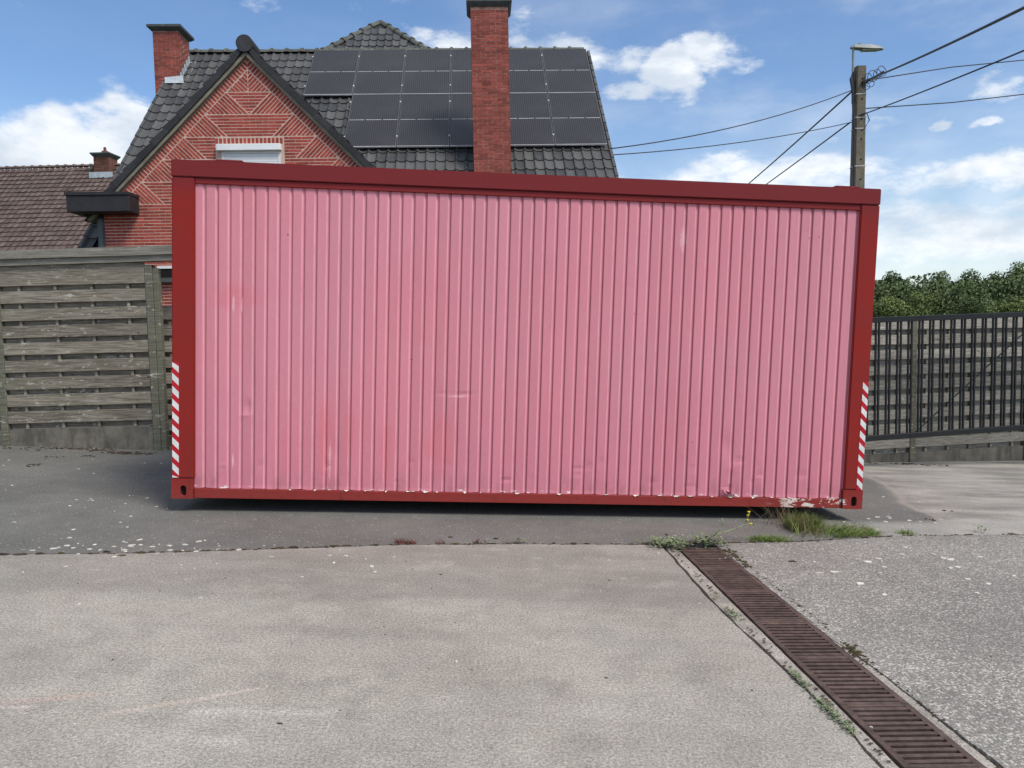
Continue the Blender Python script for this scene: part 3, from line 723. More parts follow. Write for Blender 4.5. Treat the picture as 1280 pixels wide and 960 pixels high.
# ------------------------------------------------------------------ wooden fences
def fence(name, label, org, direction, spans, zbase, post_h, rows, pitch, bh, plinth_h, plinth_top, slope, mat, gapmat, battens, beam=None, skip_top=False, group=None, top_h=None):
    """org: foot of the first post; each span is a panel of overlapping boards"""
    rot = math.atan2(direction[1], direction[0])
    t = thing(name, label, 'fence', (org[0], org[1], zbase), rot, group)
    rc = random.Random(hash(name) % 100 + 5)
    u = 0.0
    for i, w in enumerate(spans + [0]):
        b = MB(); zt = slope * u
        b.box(u - 0.045, u + 0.045, -0.05, 0.05, zt - 0.35, zt + post_h)
        bevel(b.build('post', M['wood_post'], t), 0.006)
        if not w: break
        a, e = u + 0.05, u + w - 0.05
        # plinth board
        b = MB(); b.add([(a - .003, -0.03, -0.5 + zt), (e + .003, -0.03, -0.5 + zt), (e + .003, -0.03, plinth_top + slope * e), (a - .003, -0.03, plinth_top + slope * a),
                         (a - .003, 0.02, -0.5 + zt), (e + .003, 0.02, -0.5 + zt), (e + .003, 0.02, plinth_top + slope * e), (a - .003, 0.02, plinth_top + slope * a)],
                        [(0, 1, 2, 3), (5, 4, 7, 6), (3, 2, 6, 7), (0, 3, 7, 4), (1, 5, 6, 2)])
        b.build('plinth_board', M['plinth'], t)
        for k in range(battens):
            bu = a + (e - a) * (k + 0.5) / battens + (0.0 if battens > 1 else 0)
            b = MB(); b.box(bu - 0.017, bu + 0.017, -0.0215, 0.0115, plinth_top + slope * bu + 0.004, plinth_top + slope * bu + rows * pitch + .01); b.build('batten', gapmat, t)
        for r in range(rows + (0 if skip_top else 1)):
            z0 = plinth_top + 0.006 + r * pitch
            for layer in (0, 1):
                if layer == 1 and r == rows: continue
                zz = z0 + (pitch * 0.5 if layer == 0 else 0) ; yy = -0.0225 - 0.017 if layer == 0 else 0.0125
                if layer == 0: zz = z0 + pitch * 0.33
                if r == rows:
                    if layer == 0: continue
                h = bh if layer == 0 else pitch * 0.62
                if layer == 0 and r == rows - 1: h = min(h * 1.25, pitch * .98) if top_h is None else top_h
                if layer == 1: zz = z0 - 0.012 if r > 0 else z0
                j = rc.uniform(-0.004, 0.004); w0 = rc.uniform(-0.004, 0.004)
                b = MB(); nn = 6
                for q in range(nn):
                    ua = a + (e - a) * q / nn; ub = a + (e - a) * (q + 1) / nn
                    def zc_(uu, top): return zz + j + slope * uu + (h if top else 0) + 0.003 * noise.noise(Vector((uu * 2.1, r + layer * .5, 1 if top else 9))) 
                    for (uu) in ((ua, ub) if q == 0 else (ub,)):
                        for (dy) in (0, 0.017):
                            for top in (0, 1): b.v.append((uu, yy + dy + (w0 if layer == 0 else 0) * (0 if layer else 0.3), zc_(uu, top)))
                    o4 = q * 4; fs = [(0, 4, 5, 1), (2, 3, 7, 6), (1, 5, 7, 3), (0, 2, 6, 4)]
                    if q == 0: fs.append((0, 1, 3, 2))
                    if q == nn - 1: fs.append((4, 6, 7, 5))
                    for f_ in fs: b.f.append([o4 + i_ for i_ in f_]); b.m.append(0)
                b.build('board', mat, t)
        u += w
    return t

fl = fence('board_fence', 'tall grey overlapping-board fence with a coping beam, left of the container', (-10.16, 9.62), (1, 0), [1.90, 1.90, 1.90], 0.288, 2.21, 9, 0.2135, 0.148, 0.2, 0.205, 0.006, M['wood'], M['wood'], 4, top_h=0.252)
# coping: wide cap board and a narrower one under it
for (z0, h, y0, y1, nm) in ((2.29, 0.105, -0.11, 0.10, 'coping_board'), (2.215, 0.072, -0.078, 0.07, 'coping_beam')):
    b = MB(); nn = 14; x0, x1 = -0.1, 6.75
    for q in range(nn):
        ua = x0 + (x1 - x0) * q / nn; ub = x0 + (x1 - x0) * (q + 1) / nn
        vs = [(uu, dy, z0 + 0.012 * uu + (h if top else 0) + .004 * noise.noise(Vector((uu, top * 3, h * 50)))) for uu in (ua, ub) for dy in (y0, y1) for top in (0, 1)]
        fs = [(0, 4, 5, 1), (2, 3, 7, 6), (1, 5, 7, 3), (0, 2, 6, 4)]
        if q == 0: fs.append((0, 1, 3, 2))
        if q == nn - 1: fs.append((4, 6, 7, 5))
        if q: vs = vs[4:]
        b.v += vs
        for f_ in fs: b.f.append([q * 4 + i_ for i_ in f_]); b.m.append(0)
    b.build(nm, M['wood_beam'], fl)
b = MB(); b.box(5.7465, 5.815, -0.04, 0.05, -0.35, 2.2); bevel(b.build('post', M['wood_post'], fl), 0.006)
b = MB(); b.box(6.62, 6.72, -0.05, 0.05, -0.35, 2.27); bevel(b.build('post', M['wood_post'], fl), 0.006)
fence('board_fence', 'lower grey board fence seen in the narrow gap beside the tall fence and the container', (-4.66, 9.95), (1, 0.03), [1.9, 1.9], 0.235, 1.74, 8, 0.205, 0.14, 0.2, 0.12, -0.02, M['wood_pale'], M['wood'], 4)
dx, dy = 1, 0.235; dl = math.hypot(dx, dy)
fr = fence('board_fence', 'pale lichen-spotted board fence behind the dark metal gate', (3.62, 10.01), (dx, dy), [1.86, 1.90, 1.90, 1.90], -0.205, 1.875, 9, 0.2005, 0.125, 0.2, 0.075, -0.004, M['wood_pale'], M['wood'], 5)

# ------------------------------------------------------------------ sliding gate
ga = math.atan2(0.45, 2.2)
gate = thing('metal_gate', 'dark metal sliding gate with paired upright bars, right of the container', 'gate', (3.75, 9.62, -0.19), ga)
GX = 4.3; zb, zt_ = 0.355, 1.865
gs = 0.016
def gz(u, z): return z + gs * (u - 1.0)
def rail(u0, u1, z, w, h, nm='rail'):
    b = MB(); b.bar((u0, 0, gz(u0, z)), (u1, 0, gz(u1, z)), w, h); bevel(b.build(nm, M['steel'], gate), 0.004)
rail(0, GX, zt_, 0.06, 0.070, 'top_rail'); rail(0, GX, zb, 0.06, 0.070, 'bottom_rail')
for u in (0.03, 4.27):
    b = MB(); b.box(u - 0.03, u + 0.03, -0.03, 0.03, gz(u, zb) + 0.036, gz(u, zt_) - 0.036); b.build('upright', M['steel'], gate)
bb = MB(); bb.box(-0.0105, 0.0105, -0.0105, 0.0105, zb + 0.034, zt_ - 0.034); bar_m = bb.mesh('bar', M['steel'])
u = 0.115; k = 0
while u < GX - 0.08:
    for dd in (0, 0.046):
        link('bar', bar_m, gate, mat=Matrix.Translation((u + dd, 0, gs * (u - 1))))
    u += 0.1585
b = MB(); b.tube([(1.55, 0.045, gz(1.5, zb + .03)), (3.45, 0.045, gz(3.4, zt_ - .04))], 0.008); b.build('brace', M['steel'], gate)
for u in (0.25, 4.05):
    b = MB(); b.box(u - 0.05, u + 0.05, -0.02, 0.02, 0.10, gz(u, zb) - 0.034); b.build('wheel_bracket', M['steel'], gate)
    b = MB(); b.tube([(u, -0.018, 0.075 + zg(3.75 + u, 10) + 0.19), (u, 0.018, 0.075 + zg(3.75 + u, 10) + 0.19)], 0.075, 16); b.build('wheel', M['steel'], gate)

# ------------------------------------------------------------------ the house
YAW = math.radians(2.23)
house = thing('brick_house', 'red brick house with patterned gable, black tiled roof and solar panels', 'house', (2.07, 20.2, 0), YAW)
RZ = 8.70; UL, UR = -10.22, 0.03; VE = -5.62       # ridge height, roof ends, eave
VG = -5.70; GU, GH = -6.95, 2.68; GA = 6.63         # gable wall plane, centre, half width, apex
YCAM = Vector((0, 0, 1.64))

def to_house(p):
    p = Vector(p) - Vector((2.07, 20.2, 0)); c, s_ = math.cos(YAW), math.sin(YAW)
    return Vector((p.x * c + p.y * s_, -p.x * s_ + p.y * c, p.z))
# walls
b = MB(); b.box(UL + 0.12, UR - 0.12, -5.25, 3.5, -0.6, 3.05)
b.add([(UR - .12, -5.25, 3.05), (UR - .12, 3.5, 3.05), (UR - .12, 0, 8.45), (UL + .12, -5.25, 3.05), (UL + .12, 3.5, 3.05), (UL + .12, 0, 8.45)], [(0, 1, 2), (3, 5, 4)])
b.build('wall', M['wallplain'], house)
# roof base under the tiles
def roofdeck(off=0.03):
    b = MB(); h = 0.08; k = off
    def q(u, v, z): return (u, v, z)
    b.add([q(UL, 0, RZ - k), q(UR, 0, RZ - k), q(UR, VE, RZ + VE - k), q(UL, VE, RZ + VE - k), q(UL, 0, RZ - k - .1), q(UR, 0, RZ - k - .1), q(UR, VE, RZ + VE - k - .1), q(UL, VE, RZ + VE - k - .1)],
          [(0, 3, 2, 1), (4, 5, 6, 7), (0, 4, 7, 3), (1, 2, 6, 5), (3, 7, 6, 2)])
    b.add([q(UL, 0, RZ - k), q(UR, 0, RZ - k), q(UR, 5.4, RZ - 5.4 - k), q(UL, 5.4, RZ - 5.4 - k)], [(0, 1, 2, 3)])
    return b.build('roof', M['verge'], house)
roof = roofdeck()

# pantile: s-profile, one mesh shared by all
TW, TE, TL = 0.2085, 0.345, 0.405
def tile_geo():
    """u across, y = down the slope, z = proud of the deck"""
    b = MB(); prof = [(0.0, 0.036), (0.022, 0.046), (0.046, 0.026), (0.075, 0.010), (0.14, 0.008), (0.175, 0.012), (0.197, 0.020)]
    n = len(prof)
    for (s_, lift) in ((0.0, 0.0), (TL, 0.028)):
        for (x, z) in prof: b.v.append((x, s_, z + lift))
    for (x, z) in prof: b.v.append((x, TL, z + 0.028 - 0.032))
    for i in range(n - 1):
        b.f.append([i, n + i, n + i + 1, i + 1]); b.f.append([n + i, 2 * n + i, 2 * n + i + 1, n + i + 1]); b.m += [0, 0]
    return b
tg = tile_geo(); tile_me = tg.mesh('roof_tile', M['tile'], False)
c45 = math.sqrt(0.5)
def slope_matrix(u, s_, apex, du=(1, 0, 0), down=(0, -c45, -c45)):
    X = Vector(du); Y = Vector(down); Z = X.cross(Y) * -1
    if Z.z < 0: Z = -Z
    P = Vector(apex) + X * u + Y * s_
    return Matrix(((X.x, Y.x, Z.x, P.x), (X.y, Y.y, Z.y, P.y), (X.z, Y.z, Z.z, P.z), (0, 0, 0, 1)))

NC = int((UR - UL) / TW); NR = int(-VE * math.sqrt(2) / TE)
tiles = []
big_u = (-2.92, -2.15)
for r in range(NR):
    for c in range(NC):
        u = UL + 0.03 + c * TW; s_ = 0.06 + r * TE + random.uniform(-.004, .004)
        z = RZ - s_ * c45; v = -s_ * c45; um = u + TW / 2; zm = z - 0.12; vm = v - .12
        under = (um > -6.8 and zm > 7.25) or (um > -5.65 and zm > 5.75)
        gable_over = abs(um - GU) < (GA + 0.2 - zm) and zm < GA + .2 and vm > -99 and (abs(um - GU) < GA + .2 - zm)
        # hidden by the gable in front of it: project along the sight line to the gable wall plane
        w = to_house(YCAM); t = (VG - vm) / (w.y - vm); gu = um + (w.x - um) * t; gzz = zm + (w.z - zm) * t
        hid = abs(gu - GU) < (GA - gzz) + 0.15
        t2 = (-13.6 - vm) / (w.y - vm); cz = zm + (w.z - zm) * t2
        vis = not under and not hid and (zm > 4.85 or um < -9.5)
        if gable_over and abs(um - GU) < (GA - zm) - 0.1 and v < -(RZ - GA) : continue
        tiles.append((vis, vm, u, s_))
tiles_v = sorted([t for t in tiles if t[0]], key=lambda t: t[1])
solo = tiles_v[:300]; rest = tiles_v[300:] + [t for t in tiles if not t[0]]
for (_, _, u, s_) in solo:
    m = slope_matrix(u, s_, (0, 0, RZ)) @ Matrix.Rotation(random.uniform(-.008, .008), 4, 'Z')
    link('roof_tile', tile_me, roof, mat=m)
rb = MB()
def add_geo(dst, src, mat, mi=0):
    dst.add([mat @ Vector(v) for v in src.v], src.f, mi)
for (_, _, u, s_) in rest: add_geo(rb, tg, slope_matrix(u, s_, (0, 0, RZ)))
rb.build('roof_tiling', M['tile'], roof, kind='stuff')

# half-round ridge tiles
def halfround(r=0.10, L=0.40, n=7):
    b = MB()
    for (x, rr) in ((0, r * 1.28), (0.07, r * 1.28), (0.075, r), (L, r * 0.95)):
        for k in range(n): a = PI * k / (n - 1); b.v.append((x, rr * math.cos(a), rr * math.sin(a) * 0.95))
    for j in range(3):
        for k in range(n - 1): a = j * n + k; b.f.append([a, a + n, a + n + 1, a + 1]); b.m.append(0)
    b.f.append(list(range(n))[::-1]); b.m.append(0)
    return b
rt_me = halfround().mesh('ridge_tile', M['ridge'], False)
u = UL
while u < UR - 0.2:
    if not (-5.9 < u < -5.0 and False):
        link('ridge_tile', rt_me, roof, mat=Matrix.Translation((u, 0, RZ + 0.0)) @ Matrix.Rotation(random.uniform(-.01, .01), 4, 'Y'))
    u += 0.375
# right verge tiles
vb = MB(); vb.box(-0.03, 0.03, -0.01, 0.36, -0.05, 0.055); vt_me = vb.mesh('verge_tile', M['tile'])
for k in range(NR):
    link('verge_tile', vt_me, roof, mat=slope_matrix(UR + 0.005, 0.08 + k * TE, (0, 0, RZ)) @ Matrix.Rotation(0.05, 4, 'X'))
    link('verge_tile', vt_me, roof, mat=slope_matrix(UL + 0.005, 0.08 + k * TE, (0, 0, RZ)) @ Matrix.Rotation(0.05, 4, 'X'))

# hipped roof rising behind the ridge
HA = Vector((-5.50, 2.5, 10.42)); HK = 1.15; HD = 2.6
hb = MB(); bl = Vector((HA.x - HK * HD, HA.y - HD, HA.z - HD)); br_ = Vector((HA.x + HK * HD, HA.y - HD, HA.z - HD)); bk = Vector((HA.x, HA.y + 4, HA.z))
hb.add([HA, bl, br_, bk, bl + Vector((0, 6, 0)), br_ + Vector((0, 6, 0))], [(0, 1, 2), (0, 3, 4, 1), (0, 2, 5, 3)])
hip = hb.build('hipped_roof', M['verge'], house)
k = 0; s_ = 0.10
htile = MB()
while s_ < HD * 1.414 - 0.1:
    half = HK * s_ * c45
    n = int(half * 2 / TW)
    for c in range(-n // 2, n // 2 + 1):
        u = c * TW
        if u < -half + 0.02 or u + TW > half - 0.02: 
            if u < -half - .08 or u + TW > half + .08: continue
        m = slope_matrix(u, s_, HA)
        if HA.z - s_ * c45 > RZ - 0.1: link('roof_tile', tile_me, hip, mat=m)
        else: add_geo(htile, tg, m)
    s_ += TE
if htile.v: htile.build('roof_tiling', M['tile'], hip, kind='stuff')
for end in (bl, br_):
    d = (end - HA); L = d.length; d.normalize(); n = int(L / 0.36)
    X = d; Yv = Vector((0, 0, 1)).cross(X).normalized(); Z = X.cross(Yv)
    for k in range(n):
        p = HA + d * (L * (n - 1 - k) / n + 0.40) + Vector((0, 0, -0.035)); 
        mm = Matrix(((-X.x, -Yv.x, Z.x, p.x), (-X.y, -Yv.y, Z.y, p.y), (-X.z, -Yv.z, Z.z, p.z), (0, 0, 0, 1)))
        link('ridge_tile', rt_me, hip, mat=mm)

# solar panels
def pv_meshes(w, L):
    fr_ = MB(); t = 0.013
    fr_.box(0, w, 0, t, 0, 0.035); fr_.box(0, w, L - t, L, 0, 0.035, 1); fr_.box(0, t, t, L - t, 0, 0.035); fr_.box(w - t, w, t, L - t, 0, 0.035)
    gl = MB(); gl.box(t, w - t, t, L / 2 - 0.008, 0.005, 0.031)
    g2 = MB(); g2.box(t, w - t, L / 2 + 0.008, L - t, 0.005, 0.031)
    md = MB()
    for (a, e) in ((0.02, 0.32), (0.35, 0.66), (0.69, 0.98)): md.box(w * a, w * e, L / 2 - 0.0075, L / 2 + 0.0075, 0.004, 0.030)
    return fr_.mesh('frame', [M['alu_dark'], M['alu']]), gl.mesh('cell_field', M['pv']), g2.mesh('cell_field', M['pv']), md.mesh('busbar_gap', M['alu']), 
PW, PL = 1.117, 1.535 * math.sqrt(2)
pf, p1, p2, pm = pv_meshes(PW, PL)
rows_ = [(0.11, 6), (1.665, 5)]
for (d0, n) in rows_:
    for k in range(n):
        u0 = -0.035 - (k + 1) * 1.133 + 0.008
        base = slope_matrix(u0, d0 * math.sqrt(2), (0, 0, RZ)) @ Matrix.Translation((0, 0, 0.10))
        f_ = link('solar_panel', pf, house, mat=base)
        link('cell_field', p1, f_); link('cell_field', p2, f_); link('busbar_gap', pm, f_)
        for q in (0.3, 1.75):
            cl = MB(); cl.box(-0.03, -0.003, q, q + 0.05, -0.01, 0.04); link('clamp', cl.mesh('clamp', M['alu']), f_)

# ---- brick laying
def clip(poly, a, b_, c):
    """keep points with a*x + b*y <= c"""
    out = []; n = len(poly)
    for i in range(n):
        p, q = poly[i], poly[(i + 1) % n]; fp = a * p[0] + b_ * p[1] - c; fq = a * q[0] + b_ * q[1] - c
        if fp <= 0: out.append(p)
        if (fp < 0 < fq) or (fq < 0 < fp):
            t = fp / (fp - fq); out.append((p[0] + (q[0] - p[0]) * t, p[1] + (q[1] - p[1]) * t))
    return out
def area(p): return 0.5 * sum(p[i][0] * p[(i + 1) % len(p)][1] - p[(i + 1) % len(p)][0] * p[i][1] for i in range(len(p)))
def lay(region, ang, origin=(0, 0), course=0.0565, length=0.23, joint=0.0135, inset=0.0065):
    """bricks with courses along `ang` clipped to a convex ccw region"""
    if area(region) < 0: region = region[::-1]
    ca, sa = math.cos(ang), math.sin(ang)
    loc = [((x - origin[0]) * ca + (y - origin[1]) * sa, -(x - origin[0]) * sa + (y - origin[1]) * ca) for x, y in region]
    hp = []
    for i in range(len(region)):
        (x0, y0), (x1, y1) = region[i], region[(i + 1) % len(region)]
        L = math.hypot(x1 - x0, y1 - y0)
        if L < 1e-6: continue
        a, b_ = (y1 - y0) / L, -(x1 - x0) / L; hp.append((a, b_, a * x0 + b_ * y0 - inset))
    xs_ = [p[0] for p in loc]; ys_ = [p[1] for p in loc]; out = []
    for r in range(math.floor(min(ys_) / course) - 1, math.ceil(max(ys_) / course) + 1):
        for c in range(math.floor(min(xs_) / length) - 2, math.ceil(max(xs_) / length) + 2):
            x0 = c * length + (length / 2 if r % 2 else 0) ; y0 = r * course
            q = [(x0, y0), (x0 + length - .0055, y0), (x0 + length - .0055, y0 + course - joint), (x0, y0 + course - joint)]
            pl = [(origin[0] + px * ca - py * sa, origin[1] + px * sa + py * ca) for px, py in q]
            for h in hp:
                pl = clip(pl, *h)
                if len(pl) < 3: break
            if len(pl) >= 3 and area(pl) > 0.0004: out.append(pl)
    return out

bricks = []
IA = 6.418                                  # apex of the inner field
gl_ = lambda z: IA - z
TZ = 0.395
levels = [6.02 - TZ * i for i in range(6)]   # 6.02 5.625 5.23 4.835 4.44 4.045
# apex: chevrons either side of a centre joint
bricks += lay([(GU - TZ + .01, levels[0]), (GU, levels[0]), (GU, IA)], -PI / 4)
bricks += lay([(GU, levels[0]), (GU + TZ - .01, levels[0]), (GU, IA)], PI / 4)
WIN = (GU - 0.585, GU + 0.545, 3.9, 5.085)     # window opening u0 u1 z0 z1
def carve(poly_list):
    """cut the window and its soldier course out of laid bricks"""
    out = []
    u0, u1, z0, z1 = WIN[0] - .05, WIN[1] + .06, WIN[2], WIN[3] + .13
    for p in poly_list:
        cu = sum(q[0] for q in p) / len(p); cz = sum(q[1] for q in p) / len(p)
        if max(q[0] for q in p) < u0 or min(q[0] for q in p) > u1 or cz < z0 or min(q[1] for q in p) > z1 - .004: out.append(p); continue
        l = clip(p, 1, 0, u0); r = clip(p, -1, 0, -u1)
        for s__ in (l, r):
            if len(s__) >= 3 and area(s__) > .0004: out.append(s__)
    return out
for i in range(5):
    zt, zb2 = levels[i], levels[i + 1]; wt = gl_(zt); wb = gl_(zb2)
    mid = [(GU - wt, zt), (GU - wt + TZ, zb2), (GU + wt - TZ, zb2), (GU + wt, zt)]
    if wt <= TZ + .005: mid = [(GU - wt, zt), (GU, zb2), (GU + wt, zt)]
    bricks += carve(lay(mid, 0, (GU, zb2)))
    bricks += carve(lay([(GU - wt, zt), (GU - wb, zb2), (GU - wt + TZ, zb2)], -PI / 4, (GU - wt, zt)))
    bricks += carve(lay([(GU + wt, zt), (GU + wt - TZ, zb2), (GU + wb, zb2)], PI / 4, (GU + wt, zt)))
# soldier course over the window
n = 17
for k in range(n):
    a = WIN[0] - .045 + k * (WIN[1] - WIN[0] + .10) / n; bricks.append([(a, WIN[3] + .012), (a + .050, WIN[3] + .012), (a + .050, WIN[3] + .118), (a, WIN[3] + .118)])
# band of bricks square to the verge
for sgn in (-1, 1):
    L = (GA - 3.93) * math.sqrt(2) + .1; n = int(L / 0.0655)
    for k in range(n):
        d = k * 0.0655 + .02
        def pt(dd, w): return (GU + sgn * (dd * c45) + sgn * (-w * c45), GA - dd * c45 - w * c45)
        q = [pt(d, .012), pt(d, .140), pt(d + .046, .140), pt(d + .046, .012)]
        if sgn > 0: q = q[::-1]
        if area(q) < 0: q = q[::-1]
        q = clip(q, sgn * -1.0, 0, -sgn * GU - 0.003)
        q = clip(q, sgn * 1.0, 0, sgn * GU + GH) if len(q) >= 3 else q
        if len(q) >= 3 and min(p[1] for p in q) > 3.75: bricks.append(q)
# plain courses below
WIN2 = (-8.72, -8.05, 2.71, 2.93)
low_ = lay([(GU - GH, -0.4), (GU + GH, -0.4), (GU + GH, levels[5]), (GU - GH, levels[5])], 0, (GU - GH + .0, levels[5] + .0565 * 0), .0565, .20)
for p in low_:
    cu = sum(q[0] for q in p) / 4; cz = sum(q[1] for q in p) / 4
    if WIN[0] < cu < WIN[1] and WIN[2] < cz: continue
    if WIN2[0] < cu < WIN2[1] and WIN2[2] < cz < WIN2[3]: continue
    bricks.append(p)
gw = MB()   # the mortar bed behind the bricks
gw.prism([(GU - GH + .004, -0.6), (GU + GH - .004, -0.6), (GU + GH - .004, 3.95), (GU, GA - .005), (GU - GH + .004, 3.95)], VG + 0.0025, VG + 0.25)
gable = gw.build('gable_wall', M['mortar'], house)
sb_ = MB(); sb_.box(GU - GH + .01, GU + GH - .01, VG + .26, -2.6, -.6, 3.9); sb_.build('side_wall', M['wallplain'], house)
def vis_b(p):
    cu = sum(q[0] for q in p) / len(p); cz = sum(q[1] for q in p) / len(p)
    if cz > 4.84 - (cu + 8.4) * .05 and cu > -8.4: return True
    return cu < -8.4 and cz > 3.2
order = sorted(bricks, key=lambda p: (-vis_b(p), -area(p)))
for p in order[:300]:
    q = MB(); pr = random.uniform(-.0015, .0015); q.prism([(x, z) for x, z in p], VG - pr, VG + .012); q.build('brick', M['brick'], gable)
rb = MB()
for p in order[300:]: pr = random.uniform(-.0015, .0015); rb.prism(p, VG - pr, VG + .012)
rb.build('brickwork', M['brick'], gable, kind='stuff')

# windows with roller shutters
b = MB(); b.box(WIN[0] - .01, WIN[1] + .01, VG - .085, VG + .004, WIN[3] - .115, WIN[3]); sh_ = bevel(b.build('shutter_box', M['shutter'], house), 0.006)
win = MB()
u0, u1 = WIN[0] + .06, WIN[1] - .012
win.prism([(u0, WIN[2]), (u0 + .05, WIN[2]), (u0 + .05, WIN[3] - .16), (u1 - .05, WIN[3] - .16), (u1 - .05, WIN[2]), (u1, WIN[2]), (u1, WIN[3] - .117), (u0, WIN[3] - .117)], VG - .012, VG + .006)
wo_ = win.build('window', M['white_frame'], house)
sl = MB(); sl.box(u0 + .052, u1 - .052, VG + .004, VG + .009, 0.0, .044); sl_me = sl.mesh('shutter_slat', M['shutter'])
z = WIN[3] - .207
while z > WIN[2]:
    link('shutter_slat', sl_me, wo_, mat=Matrix.Translation((0, -0.004, z))); z -= .048
b = MB(); b.prism([(WIN2[0], WIN2[2]), (WIN2[0] + .05, WIN2[2]), (WIN2[0] + .05, WIN2[3] - .05), (WIN2[1] - .05, WIN2[3] - .05), (WIN2[1] - .05, WIN2[2]), (WIN2[1], WIN2[2]), (WIN2[1], WIN2[3]), (WIN2[0], WIN2[3])], VG - .03, VG + .01)
w2 = b.build('window', M['white_frame'], house)
b = MB(); b.box(WIN2[0] + .051, WIN2[1] - .051, VG - .012, VG + .006, WIN2[2], WIN2[3] - .051); b.build('pane', M['black'], w2)
b = MB(); b.box(WIN2[0] - .04, WIN2[1] + .04, VG - .10, VG + .01, WIN2[2] - .08, WIN2[2] - .002); b.build('sill', M['cap'], w2)

# gable verge: pale board, black verge tiles, round ridge end
VF = VG - 0.10
def vp(dd, w, sgn): return (GU + sgn * (dd * c45 + w * c45), GA - dd * c45 + w * c45)   # w outward from wall edge
for sgn in (-1, 1):
    L = 4.1
    q = [vp(-.0, .0, sgn), vp(L, .0, sgn), vp(L, .055, sgn), vp(-.055, .055, sgn)]
    if area(q) < 0: q = q[::-1]
    b = MB(); b.prism(q, VF + .02, VG + .30); b.build('verge_board', M['verge_board'], house)
    n = 12
    for k in range(n):
        d0 = -0.16 + k * 0.35; d1 = d0 + 0.375; w0, w1 = 0.057, 0.150
        q = [vp(d0, w0, sgn), vp(d1, w0, sgn), vp(d1, w1 + .040, sgn), vp(d0, w1 + .005, sgn)]
        q = [(GU if (x - GU) * sgn < 0 else x, z) for x, z in q]
        if area(q) < 0: q = q[::-1]
        b = MB(); b.prism(q, VF - .01 - .0004 * k, VG + .30 - .0004 * k); b.build('verge_tile', M['verge'], house)
b = MB(); b.tube([(GU, VF - .035, GA + .20), (GU, VG + .35, GA + .20)], 0.150, 20); b.build('ridge_end_cap', M['verge'], house)
# gable roof slopes running back into the main roof
for sgn in (-1, 1):
    b = MB(); z0 = GA + .12; vbk0 = -(RZ - z0); dd = 2.95
    P = [(GU, VG - .05, z0), (GU + sgn * dd, VG - .05, z0 - dd), (GU + sgn * dd, -(RZ - z0 + dd) + .0, z0 - dd), (GU, vbk0, z0)]
    P = [(x, max(y, VG + .0) if i in (2,) else y, z) for i, (x, y, z) in enumerate(P)]
    b.add(P + [(x, y, z - .06) for x, y, z in P], [(0, 1, 2, 3), (7, 6, 5, 4), (0, 4, 5, 1), (1, 5, 6, 2)])
    g_ = b.build('gable_roof', M['tile'], house)
    tb_ = MB()
    X = Vector((0, sgn * 1.0, 0)); Yd = Vector((sgn * c45, 0, -c45))
    s0 = 0.05
    while s0 < dd * 1.414 - .3:
        ext = (z0 - s0 * c45); vend = -(RZ - ext)
        nn = int((vend - (VG)) / TW)
        for c in range(max(nn, 0)):
            start = Vector((GU, VG + c * TW, z0)) if sgn > 0 else Vector((GU, VG + (c + 1) * TW, z0))
            m = slope_matrix(0, s0, start, X, Yd); add_geo(tb_, tg, m)
        s0 += TE
    if tb_.v: tb_.build('roof_tiling', M['tile'], g_, kind='stuff')

# boxed gutters at both eaves of the gable
for sgn in (-1, 1):
    b = MB(); ui, uo = GU + sgn * 2.04, GU + sgn * 3.12
    a, e = min(ui, uo), max(ui, uo)
    b.box(a, e, -6.12, VG - .003, 3.86, 4.145); o = bevel(b.build('gutter_box', M['gutter'], house), .008)
    b = MB(); b.box(a - .015, e + .008, -6.14, VG - .003, 4.147, 4.20); b.build('gutter_rim', M['gutter'], o)
    a2, e2 = (uo, GU - GH - .002) if sgn < 0 else (GU + GH + .002, uo)
    b = MB(); b.box(a2, e2, VG - .002, -4.4, 3.86, 4.15); b.build('gutter_box', M['gutter'], house)
b = MB(); b.box(GU - GH - .125, GU - GH - .005, VG - .02, VG + .12, -.5, 3.8); bevel(b.build('downpipe', M['downpipe'], house), .02, 2)

